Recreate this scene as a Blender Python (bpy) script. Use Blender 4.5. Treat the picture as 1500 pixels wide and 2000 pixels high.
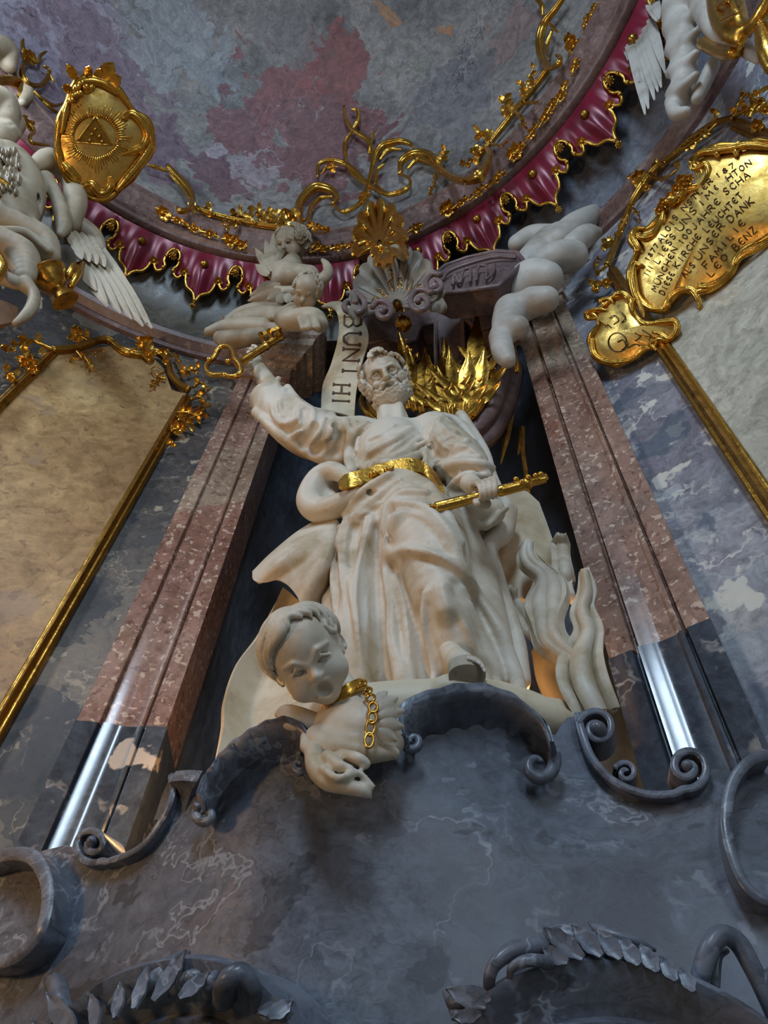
import bpy, math, random
import numpy as np
from mathutils import Matrix, Vector
random.seed(7); np.random.seed(7)
for _o in list(bpy.data.objects): bpy.data.objects.remove(_o, do_unlink=True)
scene = bpy.context.scene
COL = scene.collection

# ------------------------------------------------------------------ camera
F = 1387.0                                    # focal length in pixels of the 1500x2000 frame
_zc = np.array([75.0, 1020.0, F]); _zc /= np.linalg.norm(_zc)     # world up seen from the tilted camera
_hy = np.array([0, 0, 1.0]) - _zc*_zc[2]; _hy /= np.linalg.norm(_hy)
_hx = np.cross(_hy, _zc)
if _hx[0] < 0: _hx = -_hx
_yaw = math.radians(19.5)
_ef = np.array([-math.sin(_yaw), math.cos(_yaw), 0]); _er = np.array([_ef[1], -_ef[0], 0]); _ez = np.array([0, 0, 1.0])
C2W = np.outer(_er, _hx) + np.outer(_ef, _hy) + np.outer(_ez, _zc)
CAM = np.array([0.449, -1.949, 1.6])
_m = np.eye(4); _m[:3, 0] = C2W[:, 0]; _m[:3, 1] = C2W[:, 1]; _m[:3, 2] = -C2W[:, 2]; _m[:3, 3] = CAM
cd = bpy.data.cameras.new('camera'); cam = bpy.data.objects.new('camera', cd); COL.objects.link(cam)
cd.sensor_fit = 'VERTICAL'; cd.sensor_height = 24.0; cd.sensor_width = 18.0; cd.lens = 24.0*F/2000.0
cd.clip_start = 0.05; cd.clip_end = 100
cam.matrix_world = Matrix(_m.tolist())
scene.camera = cam

# ------------------------------------------------------------------ light
scene.view_settings.view_transform = 'Standard'; scene.view_settings.look = 'None'
scene.view_settings.gamma = 1.0; scene.view_settings.use_curve_mapping = False
scene.view_settings.exposure = -0.15
world = bpy.data.worlds.new('world'); scene.world = world; world.use_nodes = True
world.node_tree.nodes['Background'].inputs[0].default_value = (0.60, 0.54, 0.46, 1)
world.node_tree.nodes['Background'].inputs[1].default_value = 0.085
def area(name, loc, target, sx, sy, energy, col):
    l = bpy.data.lights.new(name, 'AREA'); l.shape = 'RECTANGLE'; l.size = sx; l.size_y = sy; l.energy = energy; l.color = col
    o = bpy.data.objects.new(name, l); COL.objects.link(o); o.location = loc
    o.rotation_euler = (Vector(target) - Vector(loc)).to_track_quat('-Z', 'Y').to_euler()
    return o
area('daylight_window_back', (0.9, -5.5, 6.4), (-0.1, 0.0, 4.4), 0.9, 2.2, 205, (0.62, 0.80, 1.0))
area('daylight_window_left', (-2.9, -3.4, 6.6), (0.0, 0.0, 4.6), 0.6, 1.9, 70, (0.64, 0.81, 1.0))
area('cool_fill_right', (3.0, -4.6, 3.4), (-0.1, 0, 3.9), 1.0, 2.0, 30, (0.70, 0.84, 1.0))  # added cool fill light from the right, not a window
area('dome_fill_left', (-2.75, -2.9, 7.1), (-3.0, -2.6, 9.0), 0.7, 0.7, 26, (0.70, 0.84, 1.0))  # added light below the ring, aimed up to brighten the dome's left side
area('lamp_glow_left', (-2.5, -2.7, 2.4), (-2.1, -0.4, 4.7), 0.4, 0.4, 44, (1.0, 0.58, 0.24))
def lamp(name, loc, energy, col=(1.0, 0.58, 0.24), r=0.06):
    l = bpy.data.lights.new(name, 'POINT'); l.energy = energy; l.color = col; l.shadow_soft_size = r
    o = bpy.data.objects.new(name, l); COL.objects.link(o); o.location = loc; return o
lamp('niche_lamp_left', (-0.86, -0.05, 3.0), 5.0)
lamp('niche_lamp_right', (0.40, 0.16, 3.2), 10.0)
# ------------------------------------------------------------------ geometry helpers
def ray(px, py):
    v = np.array([px - 750.0, 1000.0 - py, F]); v /= np.linalg.norm(v); return C2W @ v
def hit(px, py, f, t0=0.3, t1=14.0, n=90):
    """first point along the sight line where f(p) changes sign (f > 0 in front of the surface)"""
    d = ray(px, py); ts = np.linspace(t0, t1, n); a = ts[0]; fa = f(CAM + a*d)
    for b in ts[1:]:
        fb = f(CAM + b*d)
        if (fa > 0) != (fb > 0):
            for _ in range(26):
                c = 0.5*(a+b); fc = f(CAM + c*d)
                if (fc > 0) == (fa > 0): a = c
                else: b = c
            return CAM + 0.5*(a+b)*d
        a, fa = b, fb
    return CAM + t1*d
def pxm(p):                                   # metres per pixel at a point
    return float((np.asarray(p) - CAM) @ C2W[:, 2])/F
O_ROOM = np.array([-0.246, -2.86]); O_RING = np.array([-0.35, -3.0])
def Splane(y0, slope=0.0, z0=3.16):           # upright plane, leaning to the viewer with height
    return lambda p: (y0 - slope*(p[2]-z0)) - p[1]
def Scyl(R, O=O_ROOM):
    return lambda p: R - math.hypot(p[0]-O[0], p[1]-O[1])
def cyl_pt(phi, R, z, O=O_ROOM):
    a = math.radians(phi); return np.array([O[0]+R*math.sin(a), O[1]+R*math.cos(a), z])
def crom(pts, n):
    """Catmull-Rom through pts (k,d) -> (n,d), uniform in chord length"""
    P = np.asarray(pts, float); k = len(P)
    if k == 2:
        t = np.linspace(0, 1, n)[:, None]; return P[0]*(1-t) + P[1]*t
    w = min(3, P.shape[1]); L = np.r_[0, np.cumsum(np.maximum(np.linalg.norm(np.diff(P[:, :w], axis=0), axis=1), 1e-6))]
    t = np.linspace(0, L[-1], n); i = np.clip(np.searchsorted(L, t, side='right')-1, 0, k-2)
    M = np.zeros_like(P); M[1:-1] = (P[2:]-P[:-2])/(L[2:]-L[:-2])[:, None]
    M[0] = (P[1]-P[0])/(L[1]-L[0]); M[-1] = (P[-1]-P[-2])/(L[-1]-L[-2])
    h = (L[i+1]-L[i])[:, None]; u = ((t-L[i])[:, None])/h
    return (2*u**3-3*u**2+1)*P[i] + (u**3-2*u**2+u)*h*M[i] + (-2*u**3+3*u**2)*P[i+1] + (u**3-u**2)*h*M[i+1]

class MB:
    """collects vertices and faces of one mesh"""
    def __init__(s): s.v = []; s.f = []; s.n = 0
    def add(s, v, f):
        v = np.asarray(v, float).reshape(-1, 3); s.v.append(v); s.f += [tuple(int(i)+s.n for i in q) for q in f]; s.n += len(v); return s
    def grid(s, G, close_u=False, close_v=False, caps=False):
        G = np.asarray(G, float); a, b = G.shape[:2]; f = []
        for i in range(a if close_u else a-1):
            for j in range(b if close_v else b-1):
                i2, j2 = (i+1) % a, (j+1) % b
                f.append((i*b+j, i*b+j2, i2*b+j2, i2*b+j))
        if caps: f.append(tuple(range(b))[::-1]); f.append(tuple((a-1)*b+j for j in range(b)))
        return s.add(G.reshape(-1, 3), f)
    def tube(s, pts, rad, nseg=8, flat=1.0, up=None, caps=True):
        """swept round (or flattened) bar"""
        P = np.asarray(pts, float); n = len(P); rad = np.broadcast_to(np.asarray(rad, float), (n,))
        T = np.gradient(P, axis=0); T /= np.maximum(np.linalg.norm(T, axis=1), 1e-9)[:, None]
        u = np.array(up if up is not None else (0.03, -1, 0.05), float); rings = []
        for i in range(n):
            w = u - T[i]*(u @ T[i]); l = np.linalg.norm(w)
            w = w/l if l > 1e-3 else np.cross(T[i], (1, 0, 0.1)); w /= np.linalg.norm(w)
            if up is None: u = w
            b = np.cross(T[i], w); a = np.arange(nseg)*2*math.pi/nseg
            rings.append(P[i] + rad[i]*(np.cos(a)[:, None]*w*flat + np.sin(a)[:, None]*b))
        return s.grid(np.array(rings), close_v=True, caps=caps)
    def sweep(s, pts, prof, nrm, closed=False, scale=None):
        """sweep a 2-D profile (across, out) along pts with out-direction nrm (n,3)"""
        P = np.asarray(pts, float); n = len(P); N = np.broadcast_to(np.asarray(nrm, float), P.shape)
        T = np.gradient(P, axis=0) if not closed else (np.roll(P, -1, 0)-np.roll(P, 1, 0))
        T /= np.maximum(np.linalg.norm(T, axis=1), 1e-9)[:, None]
        N = N - T*np.sum(N*T, 1)[:, None]; N /= np.linalg.norm(N, axis=1)[:, None]; B = np.cross(T, N)
        pr = np.asarray(prof, float); sc = np.ones(n) if scale is None else np.asarray(scale)
        G = P[:, None, :] + sc[:, None, None]*(pr[None, :, 0, None]*B[:, None, :] + pr[None, :, 1, None]*N[:, None, :])
        return s.grid(G, close_u=closed, close_v=True, caps=not closed)
    def ball(s, c, r, rx=None, nu=8, nv=6, M=None):
        r = np.broadcast_to(np.asarray(r, float), (3,)); a = np.arange(nu)*2*math.pi/nu; b = np.linspace(0.0, math.pi, nv+1)[1:-1]
        ring = np.array([[(math.sin(t)*math.cos(x), math.sin(t)*math.sin(x), math.cos(t)) for x in a] for t in b]).reshape(-1, 3)
        v = np.vstack([ring, [[0, 0, 1], [0, 0, -1]]])*r
        if M is not None: v = v @ np.asarray(M).T
        f = [(i*nu+j, (i+1)*nu+j, (i+1)*nu+(j+1) % nu, i*nu+(j+1) % nu) for i in range(nv-2) for j in range(nu)]
        top, bot = len(ring), len(ring)+1
        f += [(top, j, (j+1) % nu) for j in range(nu)] + [(bot, (nv-2)*nu+(j+1) % nu, (nv-2)*nu+j) for j in range(nu)]
        return s.add(v + np.asarray(c), f)
    def build(s, name, mat, parent=None, smooth=True, auto=None):
        return obj(name, np.vstack(s.v), s.f, mat, parent, smooth, auto)

def solid(G, th, toward):
    """closed thick sheet from a grid G (a,b,3); `toward` = rough direction of the front side"""
    G = np.asarray(G, float); du = np.gradient(G, axis=0); dv = np.gradient(G, axis=1)
    N = np.cross(du, dv); l = np.linalg.norm(N, axis=2); N /= np.maximum(l, 1e-9)[..., None]
    if np.sum(N @ np.asarray(toward, float)) < 0: N = -N
    th = np.broadcast_to(np.asarray(th, float), G.shape[:2])[..., None]
    A, B = G + N*th*0.5, G - N*th*0.5
    a, b = G.shape[:2]; m = MB(); m.grid(A); m.grid(B[:, ::-1])
    def strip(x, y): m.grid(np.stack([x, y]))
    strip(A[0], B[0]); strip(B[-1], A[-1]); strip(B[:, 0], A[:, 0]); strip(A[:, -1], B[:, -1])
    return m

def obj(name, v, f, mat, parent=None, smooth=True, auto=None):
    me = bpy.data.meshes.new(name)
    v = np.asarray(v, np.float32)
    if isinstance(f, np.ndarray):
        nf, k = f.shape
        me.vertices.add(len(v)); me.vertices.foreach_set('co', v.ravel())
        me.loops.add(nf*k); me.loops.foreach_set('vertex_index', f.ravel().astype(np.int32))
        me.polygons.add(nf); me.polygons.foreach_set('loop_start', (np.arange(nf)*k).astype(np.int32))
        me.update(calc_edges=True)
    else:
        me.from_pydata(v.tolist(), [], f)
    if smooth: me.polygons.foreach_set('use_smooth', [True]*len(me.polygons))
    me.materials.append(mat)
    if auto is not None:
        me.set_sharp_from_angle(angle=math.radians(auto))
    o = bpy.data.objects.new(name, me); COL.objects.link(o)
    if parent is not None: attach(o, parent)
    return o
def attach(o, parent):
    o.parent = parent
    w = Matrix.Identity(4); p = parent; chain = []
    while p is not None:
        chain.append(p.matrix_parent_inverse @ p.matrix_basis if p.parent else p.matrix_basis); p = p.parent
    for c in chain[::-1]: w = w @ c
    o.matrix_parent_inverse = w.inverted()
def tag(o, label, cat, group=None):
    o['label'] = label; o['category'] = cat
    if group: o['group'] = group
    return o
def thing(name, label, cat, loc, group=None):
    e = bpy.data.objects.new(name, None); COL.objects.link(e); e.location = [float(x) for x in loc]; e.empty_display_size = 0.1
    return tag(e, label, cat, group)
def struct(o):
    o['kind'] = 'structure'; return o
def share(o, name, parent, M):
    """a copy of a mesh object sharing its data, placed by the 4x4 matrix M"""
    c = bpy.data.objects.new(name, o.data); COL.objects.link(c)
    if parent is not None: attach(c, parent)
    c.matrix_basis = M
    return c

# ------------------------------------------------------------------ carving: signed-distance volumes turned into meshes
class Sdf:
    def __init__(s, lo, hi, h):
        s.h = h; s.lo = np.asarray(lo, float); s.n = np.ceil((np.asarray(hi, float)-s.lo)/h).astype(int)+1
        s.d = np.full(tuple(s.n), 1.0, np.float32)
    def _win(s, lo, hi):
        a = np.clip(np.floor((lo-s.lo)/s.h).astype(int), 0, s.n); b = np.clip(np.ceil((hi-s.lo)/s.h).astype(int)+1, 0, s.n)
        if np.any(b <= a): return None
        ax = [(s.lo[i]+s.h*np.arange(a[i], b[i])).astype(np.float32) for i in range(3)]
        return (slice(a[0], b[0]), slice(a[1], b[1]), slice(a[2], b[2])), ax[0][:, None, None], ax[1][None, :, None], ax[2][None, None, :]
    def _mix(s, sl, d, k, op):
        g = s.d[sl]
        if op == 'u':
            h = np.maximum(k-np.abs(g-d), 0)/k; s.d[sl] = np.minimum(g, d)-h*h*k*0.25
        else:
            d = -d; h = np.maximum(k-np.abs(g-d), 0)/k; s.d[sl] = np.maximum(g, d)+h*h*k*0.25
    def tube(s, pts, r, k=0.02, op='u', n=None):
        P = np.asarray(pts, float); r = np.broadcast_to(np.asarray(r, float), (len(P),))
        if n: Q = crom(np.c_[P, r], n); P, r = Q[:, :3], np.maximum(Q[:, 3], 1e-3)
        m = r.max()+k+2*s.h; w = s._win(P.min(0)-m, P.max(0)+m)
        if w is None: return s
        sl, X, Y, Z = w; D = np.full(s.d[sl].shape, 1.0, np.float32); org = s.lo+s.h*np.array([sl[i].start for i in range(3)])
        for i in range(len(P)-1):
            a, b = P[i], P[i+1]; mm = max(r[i], r[i+1])+k+2*s.h
            lo = np.maximum(np.floor((np.minimum(a, b)-mm-org)/s.h).astype(int), 0); hi = np.minimum(np.ceil((np.maximum(a, b)+mm-org)/s.h).astype(int)+1, D.shape)
            if np.any(hi <= lo): continue
            q = tuple(slice(lo[t], hi[t]) for t in range(3)); x, y, z = X[q[0]], Y[:, q[1]], Z[:, :, q[2]]
            e = b-a; L = max(e @ e, 1e-12)
            t = np.clip(((x-a[0])*e[0]+(y-a[1])*e[1]+(z-a[2])*e[2])/L, 0, 1)
            d = np.sqrt((x-a[0]-t*e[0])**2+(y-a[1]-t*e[1])**2+(z-a[2]-t*e[2])**2)-(r[i]+t*(r[i+1]-r[i]))
            D[q] = np.minimum(D[q], d.astype(np.float32))
        s._mix(sl, D, k, op); return s
    def ell(s, c, r, R=None, k=0.02, op='u'):
        c = np.asarray(c, float); r = np.broadcast_to(np.asarray(r, float), (3,)); m = r.max()+k+2*s.h
        w = s._win(c-m, c+m)
        if w is None: return s
        sl, X, Y, Z = w; R = np.eye(3) if R is None else np.asarray(R)          # columns = axes
        dx, dy, dz = X-c[0], Y-c[1], Z-c[2]; q = [(dx*R[0, i]+dy*R[1, i]+dz*R[2, i])/r[i] for i in range(3)]
        k0 = np.sqrt(q[0]**2+q[1]**2+q[2]**2); k1 = np.sqrt(sum((q[i]/r[i])**2 for i in range(3)))
        s._mix(sl, (k0*(k0-1)/np.maximum(k1, 1e-6)).astype(np.float32), k, op); return s
    def clip(s, f):
        """keep where f(X,Y,Z) < 0"""
        X, Y, Z = [(s.lo[i]+s.h*np.arange(s.n[i])).astype(np.float32) for i in range(3)]
        s.d = np.maximum(s.d, f(X[:, None, None], Y[None, :, None], Z[None, None, :])); return s
    def mesh(s, relax=1):
        d = s.d; d[0] = d[-1] = 1; d[:, 0] = d[:, -1] = 1; d[:, :, 0] = d[:, :, -1] = 1
        S = d < 0; n = d.shape
        c = lambda i, j, k: S[i:n[0]-1+i, j:n[1]-1+j, k:n[2]-1+k]
        cnt = sum(c(i, j, k).astype(np.int8) for i in (0, 1) for j in (0, 1) for k in (0, 1))
        act = (cnt > 0) & (cnt < 8); idx = np.full(act.shape, -1, np.int32); cells = np.argwhere(act); idx[act] = np.arange(len(cells))
        acc = np.zeros((len(cells), 3)); num = np.zeros(len(cells))
        cor = [np.array(x) for x in ((0, 0, 0), (1, 0, 0), (0, 1, 0), (1, 1, 0), (0, 0, 1), (1, 0, 1), (0, 1, 1), (1, 1, 1))]
        val = [d[cells[:, 0]+o[0], cells[:, 1]+o[1], cells[:, 2]+o[2]] for o in cor]
        for a, b in ((0, 1), (2, 3), (4, 5), (6, 7), (0, 2), (1, 3), (4, 6), (5, 7), (0, 4), (1, 5), (2, 6), (3, 7)):
            m = (val[a] < 0) != (val[b] < 0); t = np.where(m, val[a]/np.where(m, val[a]-val[b], 1), 0)
            acc += np.where(m[:, None], cor[a]+t[:, None]*(cor[b]-cor[a]), 0); num += m
        V = s.lo + s.h*(cells + acc/num[:, None]); Fs = []
        for ax in range(3):
            A = [slice(1, n[i]-1) for i in range(3)]; A[ax] = slice(0, n[ax]-1); B = list(A); B[ax] = slice(1, n[ax])
            a, b = S[tuple(A)], S[tuple(B)]; e = np.argwhere(a != b); ins = a[tuple(e.T)]; e = e + np.array([A[i].start for i in range(3)])
            u, v = (ax+1) % 3, (ax+2) % 3; du = np.eye(3, dtype=int)[u]; dv = np.eye(3, dtype=int)[v]
            q = np.stack([idx[tuple((e-du-dv).T)], idx[tuple((e-dv).T)], idx[tuple(e.T)], idx[tuple((e-du).T)]], 1)
            q[~ins] = q[~ins][:, ::-1]; Fs.append(q)
        Fq = np.vstack(Fs)
        for _ in range(relax):
            sm = np.zeros_like(V); cn = np.zeros(len(V))
            for a, b in ((0, 1), (1, 2), (2, 3), (3, 0)):
                np.add.at(sm, Fq[:, a], V[Fq[:, b]]); np.add.at(cn, Fq[:, a], 1)
            V = 0.5*V + 0.5*sm/np.maximum(cn, 1)[:, None]
        return V, Fq
    def build(s, name, mat, parent=None, relax=1):
        V, Fq = s.mesh(relax); return obj(name, V, Fq, mat, parent)

from mathutils.bvhtree import BVHTree
class Skin:
    """ray-castable copy of carved meshes, for laying straps and trims on them"""
    def __init__(s, *objs):
        V = []; Fc = []; n = 0
        for o in objs:
            me = o.data; v = np.empty(len(me.vertices)*3, np.float32); me.vertices.foreach_get('co', v); V.append(v.reshape(-1, 3))
            Fc += [tuple(i+n for i in p.vertices) for p in me.polygons]; n += len(me.vertices)
        s.t = BVHTree.FromPolygons(np.vstack(V).tolist(), Fc)
    def at(s, px, py, lift=0.0, fb=None):
        d = ray(px, py); h = s.t.ray_cast(Vector(CAM), Vector(d), 20.0)
        if h[0] is None: return None if fb is None else hit(px, py, fb)
        return np.array(h[0]) - d*lift
def trace(surf, pts, n=None):
    """pixel polyline [(x,y) or (x,y,off)] on a surface factory surf(off) -> 3-D points"""
    out = []
    for p in pts: out.append(hit(p[0], p[1], surf(p[2] if len(p) > 2 else 0.0)))
    out = np.array(out); return crom(out, n) if n else out

# ------------------------------------------------------------------ materials
def new_mat(name):
    m = bpy.data.materials.new(name); m.use_nodes = True; nt = m.node_tree
    for n in list(nt.nodes):
        if n.type != 'OUTPUT_MATERIAL': nt.nodes.remove(n)
    b = nt.nodes.new('ShaderNodeBsdfPrincipled'); nt.links.new(b.outputs[0], nt.nodes['Material Output'].inputs[0])
    return m, nt, b
def N(nt, typ, **kw):
    n = nt.nodes.new(typ)
    for k, v in kw.items():
        if k in n.inputs.keys(): 
            if hasattr(v, 'is_output'): nt.links.new(v, n.inputs[k])
            else: n.inputs[k].default_value = v
        else: setattr(n, k, v)
    return n
def lin(c): return tuple(((x/12.92) if x <= 0.04045 else ((x+0.055)/1.055)**2.4) for x in c) + (1.0,)
def rgb(h): return lin(tuple(int(h[i:i+2], 16)/255 for i in (0, 2, 4)))
def ramp(nt, fac, stops, interp='LINEAR'):
    r = nt.nodes.new('ShaderNodeValToRGB'); r.color_ramp.interpolation = interp; e = r.color_ramp.elements
    while len(e) < len(stops): e.new(0.5)
    for i, (p, c) in enumerate(stops): e[i].position = p; e[i].color = c if isinstance(c, tuple) else rgb(c)
    nt.links.new(fac, r.inputs[0]); return r.outputs[0]
def mixc(nt, fac, a, b, mode='MIX'):
    m = nt.nodes.new('ShaderNodeMix'); m.data_type = 'RGBA'; m.blend_type = mode
    for sock, v in ((0, fac), (6, a), (7, b)):
        if hasattr(v, 'is_output'): nt.links.new(v, m.inputs[sock])
        else: m.inputs[sock].default_value = v
    return m.outputs[2]
def math_(nt, op, a, b=0.0, c=0.0):
    m = nt.nodes.new('ShaderNodeMath'); m.operation = op
    for i, v in enumerate((a, b, c)):
        if hasattr(v, 'is_output'): nt.links.new(v, m.inputs[i])
        else: m.inputs[i].default_value = v
    return m.outputs[0]
def warped(nt, scale, amt, stretch=(1, 1, 1), seed=0.0):
    """object position bent by noise, so that patches and veins look poured"""
    tc = nt.nodes.new('ShaderNodeTexCoord'); mp = nt.nodes.new('ShaderNodeMapping'); nt.links.new(tc.outputs['Object'], mp.inputs[0])
    mp.inputs['Location'].default_value = (seed, seed*1.7, seed*0.3); mp.inputs['Scale'].default_value = stretch
    nz = N(nt, 'ShaderNodeTexNoise', Vector=mp.outputs[0], Scale=scale, Detail=5.0, Roughness=0.62)
    s = nt.nodes.new('ShaderNodeVectorMath'); s.operation = 'SUBTRACT'; nt.links.new(nz.outputs['Color'], s.inputs[0]); s.inputs[1].default_value = (.5, .5, .5)
    k = nt.nodes.new('ShaderNodeVectorMath'); k.operation = 'MULTIPLY_ADD'; nt.links.new(s.outputs[0], k.inputs[0]); k.inputs[1].default_value = (amt,)*3; nt.links.new(mp.outputs[0], k.inputs[2])
    return k.outputs[0]
def marble(name, stops, scale=2.0, warp=0.6, stretch=(1, 1, 1), vein=None, patch=None, fleck=None, rough=0.3, bump=0.06, seed=0.0, coat=0.0):
    """poured stone: cloudy ramp, angular patches, veins and flecks"""
    m, nt, b = new_mat(name); v = warped(nt, 1.6, warp, stretch, seed)
    nz = N(nt, 'ShaderNodeTexNoise', Vector=v, Scale=scale, Detail=6.0, Roughness=0.62)
    col = ramp(nt, nz.outputs[0], stops)
    if patch:                                  # (stops, scale, warp, share)
        vo = N(nt, 'ShaderNodeTexVoronoi', Vector=v, Scale=patch[1]); sep = N(nt, 'ShaderNodeSeparateColor'); nt.links.new(vo.outputs['Color'], sep.inputs[0])
        col = mixc(nt, patch[3], col, ramp(nt, sep.outputs[0], patch[0], 'CONSTANT'))
    fine = N(nt, 'ShaderNodeTexNoise', Vector=v, Scale=scale*9, Detail=5.0, Roughness=0.7)
    col = mixc(nt, 0.6, col, ramp(nt, fine.outputs[0], [(0.3, (.2, .2, .2, 1)), (0.72, (.8, .8, .8, 1))]), 'OVERLAY')
    for i, vn in enumerate(vein or []):        # (colour, scale, width, warp, amount)
        vz = N(nt, 'ShaderNodeTexNoise', Vector=v, Scale=vn[1], Detail=4.0, Roughness=0.55)
        rd = math_(nt, 'ABSOLUTE', math_(nt, 'SUBTRACT', vz.outputs[0], 0.47+0.05*i))
        g = math_(nt, 'MULTIPLY', ramp(nt, nz.outputs[0], [(0.46, (0, 0, 0, 1)), (0.6, (1, 1, 1, 1))]), vn[4])
        col = mixc(nt, math_(nt, 'MULTIPLY', ramp(nt, rd, [(0.0, (1, 1, 1, 1)), (vn[2]*.55, (0, 0, 0, 1))]), g), col, rgb(vn[0]))
    if fleck:
        fv = warped(nt, fleck[0][1]*0.5, 2.0/fleck[0][1], stretch, seed+9)
        for i, fk in enumerate(fleck):         # (colour, scale, threshold, amount) short curled chips
            fn = N(nt, 'ShaderNodeTexNoise', Vector=fv, Scale=fk[1], Detail=2.0, Roughness=0.5)
            msk = ramp(nt, fn.outputs[0], [(fk[2], (0, 0, 0, 1)), (fk[2]+0.03, (1, 1, 1, 1))])
            col = mixc(nt, math_(nt, 'MULTIPLY', msk, fk[3]), col, rgb(fk[0]))
    nt.links.new(col, b.inputs['Base Color'])
    rr = ramp(nt, fine.outputs[0], [(0.3, (rough*0.75,)*3+(1,)), (0.7, (rough*1.3,)*3+(1,))]); nt.links.new(rr, b.inputs['Roughness'])
    b.inputs['Coat Weight'].default_value = coat; b.inputs['Coat Roughness'].default_value = 0.12
    bp = N(nt, 'ShaderNodeBump', Height=nz.outputs[0], Strength=bump, Distance=0.02); nt.links.new(bp.outputs[0], b.inputs['Normal'])
    return m
def gold(name, c0='d9a84c', c1='a06f24', rough=0.24, seed=0.0, bump=0.25):
    m, nt, b = new_mat(name); v = warped(nt, 5, 0.1, seed=seed)
    nz = N(nt, 'ShaderNodeTexNoise', Vector=v, Scale=14.0, Detail=6.0, Roughness=0.65)
    nt.links.new(ramp(nt, nz.outputs[0], [(0.3, c1), (0.55, c0), (0.8, c0)]), b.inputs['Base Color'])
    nt.links.new(ramp(nt, nz.outputs[0], [(0.3, (rough*1.7,)*3+(1,)), (0.65, (rough*0.8,)*3+(1,))]), b.inputs['Roughness'])
    b.inputs['Metallic'].default_value = 1.0
    n2 = N(nt, 'ShaderNodeTexNoise', Vector=v, Scale=30.0, Detail=3.0)
    bp = N(nt, 'ShaderNodeBump', Height=n2.outputs[0], Strength=bump, Distance=0.01); nt.links.new(bp.outputs[0], b.inputs['Normal'])
    return m
def plaster(name, c_hi, c_lo, rough=0.55, scale=5.0, seed=0.0, bump=0.15):
    m, nt, b = new_mat(name); v = warped(nt, 2.0, 0.25, seed=seed)
    nz = N(nt, 'ShaderNodeTexNoise', Vector=v, Scale=scale, Detail=5.0, Roughness=0.6)
    col = ramp(nt, nz.outputs[0], [(0.3, c_lo), (0.55, c_hi), (0.8, c_hi)])
    sp = N(nt, 'ShaderNodeTexNoise', Vector=v, Scale=scale*12, Detail=3.0)
    col = mixc(nt, ramp(nt, sp.outputs[0], [(0.66, (0, 0, 0, 1)), (0.74, (.35, .35, .35, 1))]), col, rgb(c_lo))
    nt.links.new(col, b.inputs['Base Color']); b.inputs['Roughness'].default_value = rough
    n2 = N(nt, 'ShaderNodeTexNoise', Vector=v, Scale=scale*7, Detail=5.0)
    bp = N(nt, 'ShaderNodeBump', Height=n2.outputs[0], Strength=bump, Distance=0.01); nt.links.new(bp.outputs[0], b.inputs['Normal'])
    return m
def plain(name, c, rough=0.5, metal=0.0, sheen=0.0):
    m, nt, b = new_mat(name); v = warped(nt, 3, 0.1)
    nz = N(nt, 'ShaderNodeTexNoise', Vector=v, Scale=9.0, Detail=6.0); a = rgb(c); d = tuple(x*0.6 for x in a[:3])+(1,)
    nt.links.new(ramp(nt, nz.outputs[0], [(0.3, d), (0.6, a)]), b.inputs['Base Color'])
    b.inputs['Roughness'].default_value = rough; b.inputs['Metallic'].default_value = metal; b.inputs['Sheen Weight'].default_value = sheen
    return m
# ------------------------------------------------------------------ stone, stucco and gilding
M_WALL_L = marble('grey_green_marble', patch=([(0.0, '2f2f30'), (0.25, '4a4644'), (0.5, '6a6156'), (0.65, '3d3c42'), (0.85, '857a6b')], 2.6, 0.5, 0.5), stops=[(0.28, '2c2b2c'), (0.45, '45423f'), (0.58, '5d564e'), (0.75, '8b8070')], scale=2.4, warp=0.7, vein=[('b3a791', 3.2, 0.03, 0.8, 0.7)],
                  fleck=[('b0a48e', 7, 0.655, 0.8), ('24252a', 5, 0.64, 0.7)], rough=0.48)
M_WALL_R = marble('grey_violet_marble', patch=([(0.0, '6f6c76'), (0.25, '9a9a9e'), (0.5, 'b5b0a8'), (0.65, '5e6472'), (0.85, '7d7480')], 2.4, 0.5, 0.5), stops=[(0.28, '54525c'), (0.42, '7b7d84'), (0.52, '95959a'), (0.62, '7a707c'), (0.75, 'b9b5ae')], scale=2.0, warp=0.9, vein=[('d8d4c8', 2.6, 0.035, 0.9, 0.9), ('4a4a54', 5, 0.02, 0.9, 0.6)],
                  fleck=[('cfcabd', 6, 0.62, 0.85), ('4b5563', 3.2, 0.63, 0.8)], rough=0.45, seed=4)
M_PANEL_L = marble('beige_marble', [(0.25, '7c5f3c'), (0.45, '9c7c50'), (0.6, 'b09262'), (0.8, 'c4aa7a')], 1.3, 0.5, fleck=[('715234', 16, 0.63, 0.55), ('8d7868', 2.2, 0.62, 0.5)], rough=0.42, seed=2)
M_PANEL_R = marble('cream_grey_marble', [(0.25, '8d8878'), (0.45, 'aaa695'), (0.62, 'b6b0a0'), (0.8, 'b79f77')], 1.3, 0.7, vein=[('6f6a5e', 6, 0.012, 0.9, 0.6)], fleck=[('8a8577', 14, 0.64, 0.5)], rough=0.35, seed=6)
M_SHAFT = marble('red_brown_marble', [(0.25, '6b4a3e'), (0.42, '886455'), (0.56, '9a7a6a'), (0.72, 'a68d76')], 1.7, 0.5, patch=([(0.0, '85604f'), (0.45, '947668'), (0.75, 'a4957e')], 1.1, 0.5, 0.55),
                 fleck=[('d3beab', 34, 0.60, 0.7), ('5a3226', 26, 0.63, 0.6)], rough=0.27, seed=8, coat=0.5)
M_BASE = marble('slate_marble', [(0.25, '2c3038'), (0.45, '3f454f'), (0.62, '4d535c'), (0.8, '5c6068')], 1.8, 0.5, vein=[('c8c1b8', 1.9, 0.022, 0.9, 0.9)], fleck=[('bdb4aa', 4.2, 0.645, 0.95)], rough=0.22, seed=11, coat=0.6)
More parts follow.
